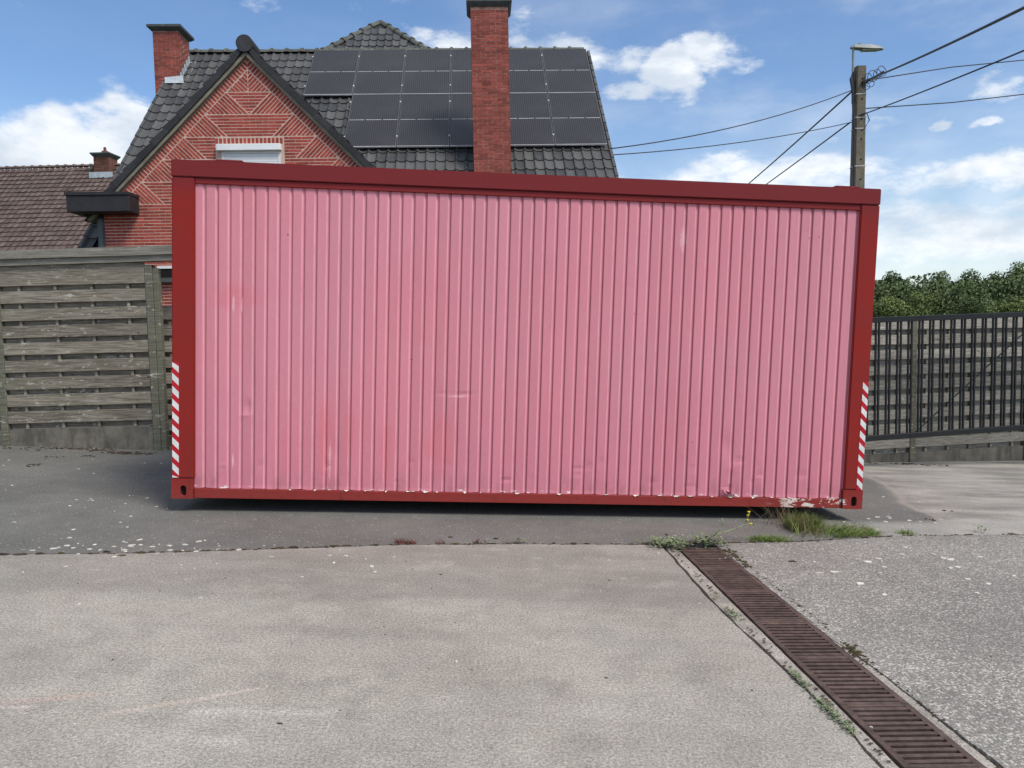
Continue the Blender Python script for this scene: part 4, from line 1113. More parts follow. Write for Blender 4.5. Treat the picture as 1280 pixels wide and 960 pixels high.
# chimneys
def chimney(name, u0, u1, v0, v1, z0, z1, mat, parent, nsolo, capo=.10, caph=.13, course=.0625, lit_tint=0.0):
    b = MB(); b.box(u0 + .002, u1 - .002, v0 + .002, v1 - .002, z0, z1); ch = b.build(name, M['mortar_ch'], parent)
    faces = []
    L = .205; J = .010
    r = 0; z = z0
    while z + course <= z1 + .001:
        off = (L / 2) if r % 2 else 0
        for (a0, a1, ax_) in ((u0, u1, 'f'), (v0, v1, 'r'), (v0, v1, 'l'), (u0, u1, 'b')):
            x = a0 - off
            while x < a1 - .01:
                s__ = max(x, a0); e = min(x + L - J, a1)
                if e - s__ > .03: faces.append((ax_, s__, e, z, z + course - J))
                x += L
        z += course; r += 1
    key = {'f': 0, 'r': 1 if u0 < -5 else 2, 'l': 2, 'b': 3}
    faces.sort(key=lambda t: (key[t[0]], -t[3]))
    rest_ = MB()
    for i, (ax_, s__, e, a, c_) in enumerate(faces):
        q = MB() if i < nsolo else rest_; pr = random.uniform(0, .004)
        if ax_ == 'f': q.box(s__, e, v0 - pr, v0 + .02, a, c_)
        if ax_ == 'b': q.box(s__, e, v1 - .02, v1 + pr, a, c_)
        if ax_ == 'r': q.box(u1 - .02, u1 + pr, s__ + .021, e - .021 if e - s__ > .08 else e - .005, a, c_)
        if ax_ == 'l': q.box(u0 - pr, u0 + .02, s__ + .021, e - .021 if e - s__ > .08 else e - .005, a, c_)
        if i < nsolo: q.build('brick', mat, ch)
    if rest_.v: rest_.build('brickwork', mat, ch, kind='stuff')
    cb = MB(); h1 = caph
    cx0, cx1, cy0, cy1 = u0 - capo, u1 + capo, v0 - capo, v1 + capo
    vs = [(u0 - .02, v0 - .02, z1), (u1 + .02, v0 - .02, z1), (u1 + .02, v1 + .02, z1), (u0 - .02, v1 + .02, z1), (cx0, cy0, z1 + h1 * .55), (cx1, cy0, z1 + h1 * .55), (cx1, cy1, z1 + h1 * .55), (cx0, cy1, z1 + h1 * .55),
          (cx0, cy0, z1 + h1), (cx1, cy0, z1 + h1), (cx1, cy1, z1 + h1), (cx0, cy1, z1 + h1)]
    cb.add(vs, [(3, 2, 1, 0), (0, 1, 5, 4), (1, 2, 6, 5), (2, 3, 7, 6), (3, 0, 4, 7), (4, 5, 9, 8), (5, 6, 10, 9), (6, 7, 11, 10), (7, 4, 8, 11), (8, 9, 10, 11)])
    cb.build('cap', M['cap'], ch)
    return ch
c1 = chimney('chimney', -2.92, -2.155, -3.95, -3.35, 4.4, 8.21, M['brick_ch'], house, 230, .08, .14)
c2 = chimney('chimney', -10.45, -9.86, -1.05, -0.35, 6.9, 8.86, M['brick_ch'], house, 110, .10, .12)
# lead flashings
b = MB()
for (sgn, ue) in ((-1, -2.92), (1, -2.155)):
    for k in range(3):
        v = -3.95 + k * .22; zz = RZ + v + .06
        b.add([(ue + sgn * .012, v, zz - .10), (ue + sgn * .12, v, zz - .03), (ue + sgn * .12, v + .22, zz + .19), (ue + sgn * .012, v + .22, zz + .12), (ue + sgn * .012, v + .2, zz + .30), (ue + sgn * .012, v, zz + .10)],
              [(0, 1, 2, 3), (0, 3, 4, 5)])
b.build('lead_flashing', M['lead'], c1)
b = MB(); n = 5
for k in range(n):
    v = -1.06 + k * .14; zz = RZ + v + .05
    b.add([(-9.85, v, zz - .08), (-9.70, v, zz), (-9.70, v + .145, zz + .14), (-9.85, v + .145, zz + .12), (-9.85, v + .1, zz + .26), (-9.85, v, zz + .20)], [(0, 1, 2, 3), (0, 3, 4, 5)])
b.add([(-10.46 + .25, -1.075, RZ - 1.05 + .13), (-9.78, -1.075, RZ - 1.05 + .17), (-9.74, -1.16, RZ - 1.05 - .03), (-10.46 + .28, -1.16, RZ - 1.05 - .03)], [(0, 3, 2, 1)])
b.build('lead_flashing', M['lead'], c2)

# ------------------------------------------------------------------ neighbouring house with the brown roof
nb = thing('neighbour_house', 'house with a weathered brown tiled roof behind the left fence', 'house', (-15.62, 32, 0), math.radians(-2))
NZ = 8.66
b = MB(); b.box(-12, 1.6, -5.6, 5.6, -.5, 3.2); b.build('wall', M['wallplain'], nb)
b = MB(); b.add([(-12.3, 0, NZ - .05), (1.9, 0, NZ - .05), (1.9, -6, NZ - 5.88), (-12.3, -6, NZ - 5.88), (-12.3, 6, NZ - 5.88), (1.9, 6, NZ - 5.88)], [(0, 3, 2, 1), (0, 1, 5, 4)])
nr = b.build('roof', M['brown_tile'], nb)
tb2 = MB(); rtw, rte = 0.235, 0.285
dn = Vector((0, -1, -0.98)).normalized()
Z_ = Vector((0, -0.70, 0.714))
for r in range(29):
    for c in range(60):
        u = -12.25 + c * rtw; s_ = .04 + r * rte + random.uniform(-.012, .012); j = random.uniform(0, .012)
        P0 = Vector((u, 0, NZ)) + dn * s_; P1 = P0 + dn * (rte + .03)
        vs = [P0 + Z_ * (.012), P0 + Vector((rtw * .45, 0, 0)) + Z_ * .0, P0 + Vector((rtw * .98, 0, 0)) + Z_ * .03, P1 + Z_ * (.05 + j), P1 + Vector((rtw * .45, 0, 0)) + Z_ * (.034 + j), P1 + Vector((rtw * .98, 0, 0)) + Z_ * (.066 + j)]
        vs += [v - Z_ * .035 for v in vs[3:]]
        tb2.add(vs, [(0, 3, 4, 1), (1, 4, 5, 2), (3, 6, 7, 4), (4, 7, 8, 5)])
tb2.build('roof_tiling', M['brown_tile'], nr, kind='stuff')
rm = halfround(.09, .36).mesh('ridge_tile', M['brown_tile'])
for k in range(40): link('ridge_tile', rm, nr, mat=Matrix.Translation((-12.3 + k * .35, 0, NZ + .0)))
nc = MB(); nc.box(-0.98, -0.36, -.55, .10, 7.8, 8.98); ch = nc.build('chimney', M['brick_old'], nb)
rb = MB(); z = 7.9; r = 0
while z < 8.92:
    x = -0.98 - (.1 if r % 2 else 0)
    while x < -.38:
        rb.box(max(x, -.98), min(x + .19, -.36), -.562, -.54, z, z + .052); x += .205
    z += .064; r += 1
rb.build('brickwork', M['brick_old'], ch, kind='stuff')
cb = MB(); cx_ = [(-.985, -.57, 8.90), (-.355, -.57, 8.90), (-.355, .11, 8.90), (-.985, .11, 8.90)]
cx2 = [(-1.07, -.66, 9.01), (-.27, -.66, 9.01), (-.27, .2, 9.01), (-1.07, .2, 9.01)]
cb.add(cx_ + cx2 + [(x, y, z + .045) for x, y, z in cx2], [(0, 1, 5, 4), (1, 2, 6, 5), (2, 3, 7, 6), (3, 0, 4, 7), (4, 5, 9, 8), (5, 6, 10, 9), (6, 7, 11, 10), (7, 4, 8, 11), (8, 9, 10, 11)])
cb.build('cap', M['cap'], ch)
b = MB(); b.tube([(-.66, -.25, 9.04), (-.66, -.25, 9.18), (-.66, -.25, 9.20), (-.66, -.25, 9.34)], [.15, .13, .06, .05], 10); b.build('chimney_pot', M['brick_old'], ch)
b = MB(); b.box(-1.12, -.22, -.70, -.57, 8.04, 8.27); b.build('lead_flashing', M['lead'], ch)

# ------------------------------------------------------------------ utility pole with lamp, cables
def make_pole(x, y, top, label, lamp=True, lean=(-0.012, 0)):
    p = thing('utility_pole', label, 'utility pole', (x, y, -0.4), 0, 'concrete utility poles')
    h = top + 0.4
    b = MB(); w0, w1 = .20, .135
    def ring(z, w): 
        ox = -lean[0] * z; c = w * .25
        return [(ox - w + c, -w, z), (ox + w - c, -w, z), (ox + w, -w + c, z), (ox + w, w - c, z), (ox + w - c, w, z), (ox - w + c, w, z), (ox - w, w - c, z), (ox - w, -w + c, z)]
    r0, r1 = ring(0, w0), ring(h, w1)
    b.add(r0 + r1, [tuple(range(8))[::-1], tuple(range(8, 16))] + [(i, (i + 1) % 8, 8 + (i + 1) % 8, 8 + i) for i in range(8)])
    b.build('shaft', M['pole'], p)
    hx = -lean[0] * h
    b = MB()
    for z in [h - .35 - .55 * k for k in range(8)]:
        b.tube([(-lean[0] * z + .02, -.15 - .01 * (h - z) * .7, z), (-lean[0] * z + .02, -.12, z)], .022, 8)
    b.build('bolt_hole', M['black'], p)
    b = MB()
    for z in (h - .78, h - 1.42, h - 1.72, h - 2.75):
        ox = -lean[0] * z; ww = w1 + (w0 - w1) * (1 - z / h) + .006
        b.box(ox - ww, ox + ww, -ww, ww, z, z + .022)
    b.build('steel_band', M['alu'], p)
    if lamp:
        b = MB(); b.tube([(hx - .20, -.02, h - 1.0), (hx - .20, -.02, h + .50)], .035, 8); arm = b.build('lamp_bracket', M['lamp'], p)
        b = MB(); z = h + .46; x0 = hx - .26
        sec = [(x0, .06, .05, .10), (x0 + .08, .10, .05, .13), (x0 + .5, .15, .0, .12), (x0 + .78, .13, -.0, .07), (x0 + .90, .06, .0, .03)]
        for (sx_, hw, lo, hi) in sec: b.v += [(sx_, -hw, z + lo), (sx_, hw, z + lo), (sx_, hw * .7, z + hi), (sx_, -hw * .7, z + hi)]
        for i in range(4):
            for k in range(4): a = i * 4 + k; a2 = i * 4 + (k + 1) % 4; b.f.append([a, a2, a2 + 4, a + 4]); b.m.append(0)
        b.f += [[0, 3, 2, 1], [16, 17, 18, 19]]; b.m += [0, 0]
        hd = b.build('lamp_head', M['lamp'], p)
        b = MB(); b.box(x0 + .30, x0 + .76, -.10, .10, z - .022, z - .002); b.build('lamp_glass', M['lamp_glass'], hd)
        b = MB(); b.tube([(x0 + .25, 0, z + .11), (x0 + .25, 0, z + .18)], .04, 8); b.build('photocell', M['lamp'], hd)
        # riser cable up the dark side and loops
        b = MB(); b.tube([(hx - .17, -.17, 0.5), (hx - .22, -.16, 3.0), (hx - .19, -.14, 5.2), (hx - .20, -.14, 7.2), (hx - .24, -.10, h - .7), (hx - .30, -.1, h - .35), (hx - .22, -.1, h - .15), (hx - .16, -.05, h - .6)], .030, 6); b.build('riser_cable', M['cable'], p)
    return p
pole = make_pole(9.76, 22, 8.75, 'concrete utility pole with a street lamp on top behind the container')
make_pole(12.6, 60, 8.4, 'distant concrete utility pole hidden beyond the container', False)

def cable(pts, r, label, name='overhead_cable', extra=None, sag=0.0, n=14):
    q = []
    if len(pts) == 2:
        a, b_ = Vector(pts[0]), Vector(pts[1])
        for k in range(n + 1): t = k / n; p = a.lerp(b_, t); p.z -= 4 * sag * t * (1 - t); q.append(p)
    else: q = pts
    b = MB(); b.tube(q, r, 6)
    o = b.build(name, M['cable']); tag(o, label, 'cable', 'overhead cables at the pole'); return o
def ext(a, b_, k): a = Vector(a); b_ = Vector(b_); return a + (b_ - a) * k
cable([(9.90, 21.9, 8.32), ext((9.9, 21.9, 8.32), (6.55, 10, 5.58 + .0), 1.12)], .021, 'thick twisted overhead cable, uppermost at the right edge', sag=.05)
cable([(9.90, 21.9, 7.42), ext((9.9, 21.9, 7.42), (8.53, 13.0, 6.07), 1.2)], .015, 'overhead cable rising steeply right from the lower bracket', sag=.03)
cable([(9.55, 21.0, 8.07), (13.0, 23.0, 9.02), ext((13, 23, 9.02), (16.08, 24.5, 9.67), 1.6)], .016, 'thin overhead cable running nearly level to the right, upper of two')
cable([(9.90, 21.95, 7.60), (13.02, 23.0, 8.01), ext((13.02, 23, 8.01), (15.78, 24.0, 8.49), 1.6)], .016, 'thin overhead cable running nearly level to the right, lower of two')
cable([(9.70, 22, 8.14), (2.28, 17.05, 5.53)], .014, 'upper of two thin cables from the pole to the house roof', sag=.20)
cable([(9.66, 22, 7.25), (2.28, 17.08, 5.40)], .012, 'lower of two thin cables from the pole to the house roof', sag=.12)
cable([(9.70, 22.1, 8.12), (12.55, 60, 8.05)], .024, 'upper of two cables sloping down left behind the container top', sag=.25, n=24)
cable([(9.66, 22.1, 7.27), (12.55, 60, 7.6)], .020, 'lower of two cables sloping down left behind the container top', sag=.12, n=24)
# loops of spare cable by the pole top
b = MB(); rr = random.Random(4)
for (cx, cz, r_) in ((.30, -.32, .12), (.42, -.26, .14), (.55, -.20, .11), (.66, -.14, .13), (.36, -.45, .10), (.24, -.52, .10)):
    n = 14; b.tube([(9.72 + cx + r_ * math.cos(2 * PI * k / n), 21.8 + .03 * math.sin(4 * PI * k / n), 8.70 + cz + r_ * 1.1 * math.sin(2 * PI * k / n)) for k in range(n + 1)], .010, 5)
b.tube([(9.86, 21.85, 8.25), (10.1, 21.8, 8.35), (10.4, 21.7, 8.52)], .035, 6)
b.tube([(9.80, 21.85, 7.40), (9.98, 21.8, 7.45), (10.06, 21.8, 7.25), (9.96, 21.85, 7.05), (9.86, 21.85, 6.98)], .016, 5)
b.v = [(x - 9.76, y - 22, z + .4) for x, y, z in b.v]
o = b.build('cable_loops', M['cable'], pole)

# ------------------------------------------------------------------ trees beyond the gate
def tree(name, x, y, h, r, mat, label, cat, n=2600, leaf=.11, blobs=9, squash=.8, seed=0, group=None, base=.15):
    rr = random.Random(seed); t = thing(name, label, cat, (x, y, zg(x, y)), 0, group)
    tb = MB(); tb.tube([(0, 0, -.2), (.05, 0, h * .3), (-.05, .05, h * .6), (0, 0, h * .85)], [r * .09, r * .07, r * .045, .02], 7)
    for k in range(6):
        a = rr.uniform(0, 2 * PI); z0 = h * rr.uniform(.2, .5)
        tb.tube([(0, 0, z0), (math.cos(a) * r * .4, math.sin(a) * r * .4, z0 + h * .18), (math.cos(a) * r * .75, math.sin(a) * r * .75, z0 + h * .28)], [r * .04, r * .025, .01], 5)
    tb.build('trunk', M['bark'], t)
    bl_ = []
    for k in range(blobs):
        a = rr.uniform(0, 2 * PI); d = rr.uniform(.15, .68) * r; zz = h * rr.uniform(base + .15, .80)
        k2 = 1 - .45 * (zz / h) ** 2
        bl_.append((math.cos(a) * d * k2, math.sin(a) * d * k2, zz, rr.uniform(.20, .38) * r))
    bl_.append((0, 0, h * .74, r * .40)); bl_.append((rr.uniform(-.2, .2) * r, 0, h - r * .24, r * .26))
    cb = MB(); V = cb.v; F = cb.f
    for i in range(n):
        bx, by, bz, br = bl_[rr.randrange(len(bl_))]
        d = Vector((rr.gauss(0, 1), rr.gauss(0, 1), rr.gauss(0, 1))).normalized()
        q = br * (rr.random() ** .35) * (1 + .28 * noise.noise(d * 2.3 + Vector((bx, by, seed))))
        p = Vector((bx, by, bz)) + Vector((d.x, d.y, d.z * squash)) * q
        if p.z < h * base: continue
        nrm = (d + Vector((rr.gauss(0, .6), rr.gauss(0, .6), rr.gauss(0.2, .6)))).normalized()
        a1 = nrm.orthogonal().normalized(); a1.rotate(Matrix.Rotation(rr.uniform(0, 6.28), 3, nrm)); a2 = nrm.cross(a1)
        l = leaf * rr.uniform(.6, 1.3); w = l * .55
        o_ = len(V); V += [tuple(p - a1 * l), tuple(p + a2 * w), tuple(p + a1 * l), tuple(p - a2 * w)]; F.append([o_, o_ + 1, o_ + 2, o_ + 3])
    cb.m = [0] * len(F)
    cb.build('crown', mat, t)
    return t
TG = 'trees beyond the metal gate'
spec = [
    ('tree', 20.2, 45, 4.50, 1.9, 'leaf_dark', 'dark tree half hidden by the right edge of the container', 'tree'),
    ('tree', 22.5, 46, 4.72, 1.8, 'leaf_dark', 'dark pointed tree just right of the container', 'tree'),
    ('tree', 24.9, 45, 4.60, 1.9, 'leaf_mid', 'mid green rounded tree behind the gate post', 'tree'),
    ('tree', 27.0, 46, 4.72, 1.9, 'leaf_dark', 'dark tree left of the tallest tree on the right', 'tree'),
    ('tree', 29.2, 45, 5.05, 1.9, 'leaf_mid', 'tallest tree near the right edge, with a pointed top', 'tree'),
    ('tree', 31.6, 46, 4.75, 2.0, 'leaf_dark', 'dark tree cut by the right edge of the picture', 'tree'),
    ('tree', 34.5, 45, 4.8, 2.1, 'leaf_dark', 'dark tree beyond the right edge of the picture', 'tree'),
    ('tree', 17.6, 46, 4.6, 2.0, 'leaf_dark', 'dark tree behind the right end of the container', 'tree'),
    ('bush', 16.9, 35, 3.00, 1.5, 'leaf_light', 'light green bush right beside the container edge above the gate', 'bush'),
    ('bush', 19.0, 36, 3.25, 1.7, 'leaf_light', 'light green bush second from the container above the gate', 'bush'),
    ('bush', 21.4, 36, 2.95, 1.6, 'leaf_mid', 'mid green bush above the middle of the gate', 'bush'),
    ('bush', 23.5, 36, 2.85, 1.6, 'leaf_light', 'light green bush above the right part of the gate', 'bush'),
    ('bush', 25.6, 36, 3.0, 1.6, 'leaf_mid', 'mid green bush by the right edge of the picture', 'bush'),
    ('bush', 14.8, 36, 2.95, 1.6, 'leaf_mid', 'mid green bush behind the right end of the container', 'bush')]
for i, (nm, x, y, h, r, mt, lb, cat) in enumerate(spec):
    tree(nm, x, y, h * (1.0 if cat == 'tree' else .97), r * 1.12, M[mt], lb, cat, 14000 if cat == 'tree' else 10000, .072 if cat == 'tree' else .056, 26, .95, i + 3, TG, .06)
# low scrub joining the trunks
sb2 = MB(); rr = random.Random(11)
for i in range(42000):
    x = rr.uniform(12, 40); y = rr.uniform(42, 48.5); z = rr.random() ** .7 * (3.9 + .9 * noise.noise(Vector((x * .5, 0, 0))))
    n_ = Vector((rr.gauss(0, 1), rr.gauss(-1, 1), rr.gauss(.5, 1))).normalized(); a1 = n_.orthogonal().normalized(); a2 = n_.cross(a1); l = rr.uniform(.07, .13)
    p = Vector((x, y, z)); o_ = len(sb2.v); sb2.v += [tuple(p - a1 * l), tuple(p + a2 * l * .6), tuple(p + a1 * l), tuple(p - a2 * l * .6)]; sb2.f.append([o_, o_ + 1, o_ + 2, o_ + 3])
sb2.m = [0] * len(sb2.f)
o = sb2.build('undergrowth', M['leaf_dark'], None, kind='stuff'); tag(o, 'dark undergrowth filling the gaps between the trees beyond the gate', 'undergrowth')

# ------------------------------------------------------------------ weeds and litter on the yard
def blade(b, p, h, lean, w, mi=0, seg=3, curl=.5):
    a = random.uniform(0, 2 * PI); sdv = Vector((math.cos(a), math.sin(a), 0)); pts = []
    for k in range(seg + 1):
        t = k / seg; c = Vector(p) + Vector((lean[0] * t * (1 + curl * t), lean[1] * t * (1 + curl * t), h * t * (1 - .25 * curl * t * t)))
        ww = w * (1 - t) * .5 + .0004
        pts += [c - sdv * ww, c + sdv * ww]
    b.add(pts, [(2 * i, 2 * i + 1, 2 * i + 3, 2 * i + 2) for i in range(seg)], mi)
gb_ = MB(); rr = random
for i in range(2600):     # main tuft under the right container corner
    t = rr.random(); u = rr.gauss(0, 1)
    cx = 2.34 + .74 * t; cy = 6.52 - .12 * t + .13 * u - .10 * math.sin(t * 3)
    if t < .45: cy = 6.62 - .45 * (1 - t / .45) * (.5 if u > 0 else 0) + .16 * u
    hh = (.16 if t < .4 else .10) * rr.uniform(.35, 1.1) * (1 - .45 * t)
    if cy < 6.14 + .24 * t: continue
    blade(gb_, (cx, cy, zg(cx, cy)), hh, (rr.gauss(.01, .04), rr.gauss(-.025, .035)), .006, 1 if (rr.random() < (.55 if t < .3 else .12)) else 0)
for i in range(420):      # side tuft left of it, and outliers
    cx = rr.gauss(2.05, .075); cy = 6.12 + rr.gauss(0, .025)
    blade(gb_, (cx, cy, zg(cx, cy)), rr.uniform(.02, .06), (rr.gauss(0, .03), rr.gauss(-.01, .02)), .006, 0)
for i in range(90):
    cx = rr.gauss(3.34, .04); cy = 6.46 + rr.gauss(0, .02)
    blade(gb_, (cx, cy, zg(cx, cy)), rr.uniform(.02, .06), (rr.gauss(0, .02), rr.gauss(0, .02)), .006, 0)
for i in range(60):
    cx = 2.32 + rr.gauss(0, .12); cy = 6.72 + rr.gauss(0, .08)
    blade(gb_, (cx, cy, zg(cx, cy)), rr.uniform(.12, .26), (rr.gauss(-.02, .07), rr.gauss(-.05, .05)), .004, 1, 4)
o = gb_.build('grass_clump', [M['grass'], M['straw']], None, kind='stuff'); tag(o, 'green and straw coloured grass growing under the right container corner', 'grass')

def leafy(b, c, n, spread, size, up=.03, mi=0):
    for i in range(n):
        x = c[0] + random.gauss(0, spread[0]); y = c[1] + random.gauss(0, spread[1]); z = zg(x, y) + random.random() * up + .003
        l = size * random.uniform(.5, 1.2); a = random.uniform(0, 2 * PI); d = Vector((math.cos(a), math.sin(a), random.uniform(0, .8))).normalized(); s__ = d.cross(Vector((0, 0, 1))).normalized() * l * .28
        p = Vector((x, y, z)); b.add([p, p + d * l * .5 + s__, p + d * l, p + d * l * .5 - s__], [(0, 1, 2, 3)], mi)
lw = MB()
leafy(lw, (1.20, 5.85), 210, (.08, .06), .042, .05); leafy(lw, (1.12, 5.93), 90, (.09, .03), .03, .03); leafy(lw, (1.50, 5.92), 150, (.08, .05), .045, .06); leafy(lw, (1.40, 5.98), 80, (.12, .02), .03, .03)
for c, n in (((1.245, 4.70), 26), ((1.262, 4.46), 60), ((1.275, 4.38), 40), ((1.345, 3.62), 70), ((1.352, 3.52), 50), ((1.36, 3.34), 90), ((1.375, 3.24), 90), ((1.385, 3.14), 80)):
    leafy(lw, c, n, (.010, .035), .018, .014)
leafy(lw, (0.02, 5.84), 46, (.05, .012), .028, .03); leafy(lw, (-.15, 5.80), 16, (.05, .008), .02, .02)
leafy(lw, (4.05, 6.58), 26, (.03, .03), .03, .06)
o = lw.build('joint_weeds', M['weed'], None, kind='stuff'); tag(o, 'small leafy weeds rooted in the concrete joints around the drain', 'weeds')

# the leaning groundsel with yellow heads
gp = thing('yellow_flower_weed', 'leaning pale-stemmed weed with yellow flower heads at the drain end', 'plant', (1.52, 6.02, zg(1.52, 6.02)))
sb3 = MB()
s1 = [(0, 0, 0), (.03, .0, .035), (.09, .01, .06), (.16, .02, .075), (.24, .03, .095), (.31, .03, .125), (.335, .03, .155)]
s2 = [(.06, .005, .05), (.11, 0, .10), (.135, 0, .15), (.125, 0, .19)]
s3 = [(-.02, 0, 0), (-.06, -.02, .03), (-.10, -.03, .06)]
for s_ in (s1, s2, s3): sb3.tube(s_, .0048, 6)
s4 = [(.31, .03, .125), (.335, .025, .18), (.345, .02, .225)]; sb3.tube(s4, .003, 5); sb3.tube([(.31, .03, .122), (.35, .02, .128)], .003, 5)
sb3.build('stem', M['stem'], gp, True)
for (x, y, z) in ((.347, .02, .232), (.338, .02, .205), (.362, .02, .135), (.335, .025, .165)):
    fb2 = MB(); r = .0125
    fb2.tube([(x, y, z - .016), (x, y, z - .004)], [.005, .008], 8, 0)
    for k in range(12):
        a = 2 * PI * k / 12; d = Vector((math.cos(a), math.sin(a), .5)); s__ = Vector((-math.sin(a), math.cos(a), 0)) * .0045; p = Vector((x, y, z - .004))
        fb2.add([p - s__ * .5, p + d * r * .8 - s__, p + d * r * 1.25, p + d * r * .8 + s__, p + s__ * .5], [(0, 1, 2, 3, 4)], 1)
    fb2.tube([(x, y, z - .004), (x, y, z + .006)], [.009, .006], 8, 1)
    fb2.build('flower_head', [M['stem'], M['yellow']], gp)
for k in range(26):
    t = random.random(); i = min(int(t * 5), 4); p = Vector(s1[i]).lerp(Vector(s1[i + 1]), random.random()) if random.random() < .6 else Vector(s2[min(int(t * 3), 2)])
    lf = MB(); a = random.uniform(0, 2 * PI); d = Vector((math.cos(a), math.sin(a), random.uniform(-.1, .6))).normalized(); l = random.uniform(.02, .05) * (1.2 - t); s__ = d.cross(Vector((0, 0, 1))).normalized()
    up = Vector((0, 0, .004))
    lf.add([p, p + d * l * .3 + s__ * l * .16, p + d * l * .45 + s__ * l * .06 + up, p + d * l * .7 + s__ * l * .2, p + d * l, p + d * l * .7 - s__ * l * .2, p + d * l * .45 - s__ * l * .06 + up, p + d * l * .3 - s__ * l * .16], [(0, 1, 2, 3, 4, 5, 6, 7)])
    lf.build('leaf', M['weed'], gp)

# soil and moss crumbs in the long joint
def crumb(b, x, y, r, h, mi=0, n=7):
    z = zg(x, y); c = (x, y, z + h); ring = []
    for k in range(n): a = 2 * PI * k / n; q = r * random.uniform(.6, 1.25); ring.append((x + q * math.cos(a), y + q * .45 * math.sin(a), z + .0008))
    mid = [(x + (p[0] - x) * .6, y + (p[1] - y) * .6, z + h * random.uniform(.5, 1)) for p in ring]
    b.add(ring + mid + [c], [(k, (k + 1) % n, n + (k + 1) % n, n + k) for k in range(n)] + [(n + k, n + (k + 1) % n, 2 * n) for k in range(n)], mi)
def on_crack(x):
    for (a, b_) in zip(crack[:-1], crack[1:]):
        if a[0] <= x <= b_[0]: t = (x - a[0]) / (b_[0] - a[0]); return a[1] + (b_[1] - a[1]) * t
    return 5.5
jb = MB()
for i in range(340):
    x = random.uniform(-4.6, 5.2); d = noise.noise(Vector((x * 2.3, 4, 0)))
    if d < -.12 and random.random() < .85: continue
    crumb(jb, x, on_crack(x) + random.gauss(0, .008), random.uniform(.006, .028), random.uniform(.003, .009), 0 if random.random() < .55 else 1)
for (x, y, r) in ((-3.52, 5.18, .06), (-3.40, 5.19, .05), (-3.28, 5.22, .04), (-2.87, 5.30, .035), (-2.72, 5.24, .035), (-2.63, 5.31, .04), (-2.56, 5.33, .03), (-3.15, 5.24, .03), (-1.72, 5.52, .05), (-1.62, 5.54, .05), (-1.35, 5.60, .05), (-1.25, 5.62, .04), (-1.05, 5.67, .03),
                  (-.15, 5.93, .022), (-.45, 5.77, .03), (-.3, 5.79, .03), (.15, 5.84, .022), (.3, 5.85, .02), (.45, 5.86, .03), (.55, 5.86, .03), (.75, 5.88, .02), (.9, 5.89, .022), (1.9, 6.05, .04), (1.75, 6.03, .04), (3.9, 6.50, .04), (4.3, 6.56, .05), (4.5, 6.6, .05), (4.7, 6.63, .05)):
    crumb(jb, x, y, r, random.uniform(.007, .014), 0 if random.random() < .6 else 1)
for i in range(230):   # scraps beside the drain
    t = random.uniform(0, 3.4); s__ = random.choice((-GW - .04 - random.random() * .05, GW + .06 + random.gauss(0, .008)))
    if s__ < 0 and t > 2.3: s__ = -GW - .03 - random.random() * .02
    x, y = chan(t, s__); crumb(jb, x, y, random.uniform(.004, .014), random.uniform(.002, .007), random.choice((0, 1)))
for i in range(60): x, y = chan(random.gauss(1.93, .06), GW + random.gauss(.05, .02)); crumb(jb, x, y, random.uniform(.005, .016), .008, 1)
for i in range(70): x, y = chan(random.uniform(.05, .5), GW + random.gauss(.04, .02)); crumb(jb, x, y, random.uniform(.005, .018), .009, 1)
o = jb.build('joint_soil', [M['soil'], M['moss']], None, kind='stuff'); tag(o, 'dark soil and dry moss crumbs lying along the concrete joints', 'soil')
rw = MB()
for (cx, cy, n) in ((-.87, 5.735, 46), (-.80, 5.735, 40), (-.58, 5.755, 22), (.15, 5.84, 0), (-.28, 5.80, 16)):
    for i in range(n):
        x = cx + random.gauss(0, .022); y = cy + random.gauss(0, .01); blade(rw, (x, y, zg(x, y)), random.uniform(.02, .055), (random.gauss(0, .01), random.gauss(0, .008)), .008, 0, 2)
o = rw.build('reddish_weeds', M['redweed'], None, kind='stuff'); tag(o, 'small reddish weeds in the joint before the container, left of centre', 'weeds')

# dark leaf litter by the left fence
db = MB()
for (cx, cy, sx_, sy_, n) in ((-4.72, 9.30, .16, .05, 80), (-5.15, 9.45, .14, .04, 34), (-5.55, 9.50, .35, .03, 40), (-5.25, 8.36, .04, .03, 10), (-5.35, 8.9, .05, .03, 6), (-5.05, 9.02, .06, .03, 8), (-6.1, 9.4, .2, .05, 14), (5.3, 10.20, .25, .04, 26), (3.85, 7.0, .02, .02, 4), (4.2, 7.4, .05, .02, 3), (-.5, 5.95, .01, .01, 2), (2.05, 5.55, .02, .01, 3)):
    for i in range(n): crumb(db, cx + random.gauss(0, sx_), cy + random.gauss(0, sy_), random.uniform(.012, .035), random.uniform(.004, .014), 0)
o = db.build('leaf_litter', M['soil'], None, kind='stuff'); tag(o, 'dark rotten leaf litter on the concrete near the fences', 'leaf litter')

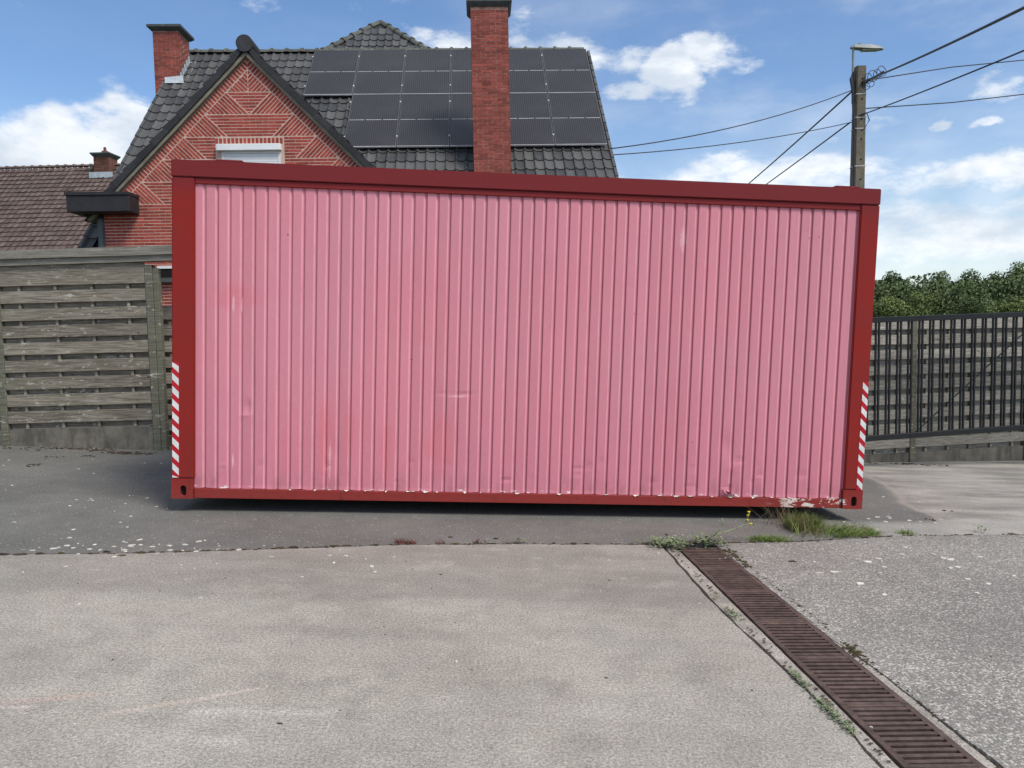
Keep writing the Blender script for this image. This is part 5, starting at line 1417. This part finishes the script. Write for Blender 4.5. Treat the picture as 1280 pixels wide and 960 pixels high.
# pale paint flakes scattered on the concrete
fk = MB()
def flake(x, y, r):
    n = random.choice((5, 6, 7)); z = zg(x, y); a0 = random.uniform(0, 6.28); el = random.uniform(1.0, 1.9); rot = random.gauss(0, .35)
    top = []
    for k in range(n):
        a = a0 + 2 * PI * k / n; q = r * random.uniform(.55, 1.15); px, py = q * math.cos(a) * el, q * math.sin(a)
        top.append((x + px * math.cos(rot) - py * math.sin(rot), y + px * math.sin(rot) + py * math.cos(rot)))
    fk.add([(p[0], p[1], z + .004 + random.uniform(0, .003)) for p in top] + [(p[0], p[1], z + .0005) for p in top], [tuple(range(n))] + [((k + 1) % n, k, n + k, n + (k + 1) % n) for k in range(n)])
for (cx, cy, sx_, sy_, n, r0) in ((-2.95, 5.40, .28, .09, 34, .022), (-2.35, 5.48, .3, .08, 14, .020), (-3.4, 6.6, .4, .5, 22, .018), (-1.7, 5.05, .5, .2, 12, .016), (-3.2, 4.6, .5, .3, 8, .014), (3.55, 6.85, .28, .16, 14, .026), (2.5, 5.6, .45, .3, 18, .026),
                                 (3.6, 5.5, .7, .4, 16, .024), (3.0, 4.6, .8, .5, 10, .015), (4.6, 8.0, .5, .5, 5, .018), (-4.6, 8.4, .8, .5, 10, .016), (-.3, 5.4, 1.2, .2, 8, .010), (0, 4.0, 1.6, .7, 12, .007), (1.45, 6.15, .2, .06, 10, .012)):
    for i in range(n): flake(random.gauss(cx, sx_), random.gauss(cy, sy_), r0 * random.uniform(.2, .95))
o = fk.build('paint_flakes', M['flake'], None, kind='stuff'); tag(o, 'pale flakes of paint scattered on the concrete around the container', 'flakes')
pb = MB()
for i in range(70):
    x = random.uniform(-4, 4.5); y = random.uniform(2.3, 5.6)
    if 1.1 < x < 1.95: continue
    crumb(pb, x, y, random.uniform(.003, .009), random.uniform(.002, .005))
for (x, y, r) in ((-.98, 3.05, .014), (.42, 3.55, .010), (-.5, 5.02, .012), (.62, 5.0, .010)): crumb(pb, x, y, r, .006)
o = pb.build('grit', M['soil'], None, kind='stuff'); tag(o, 'dark specks of grit strewn over the front concrete', 'grit')
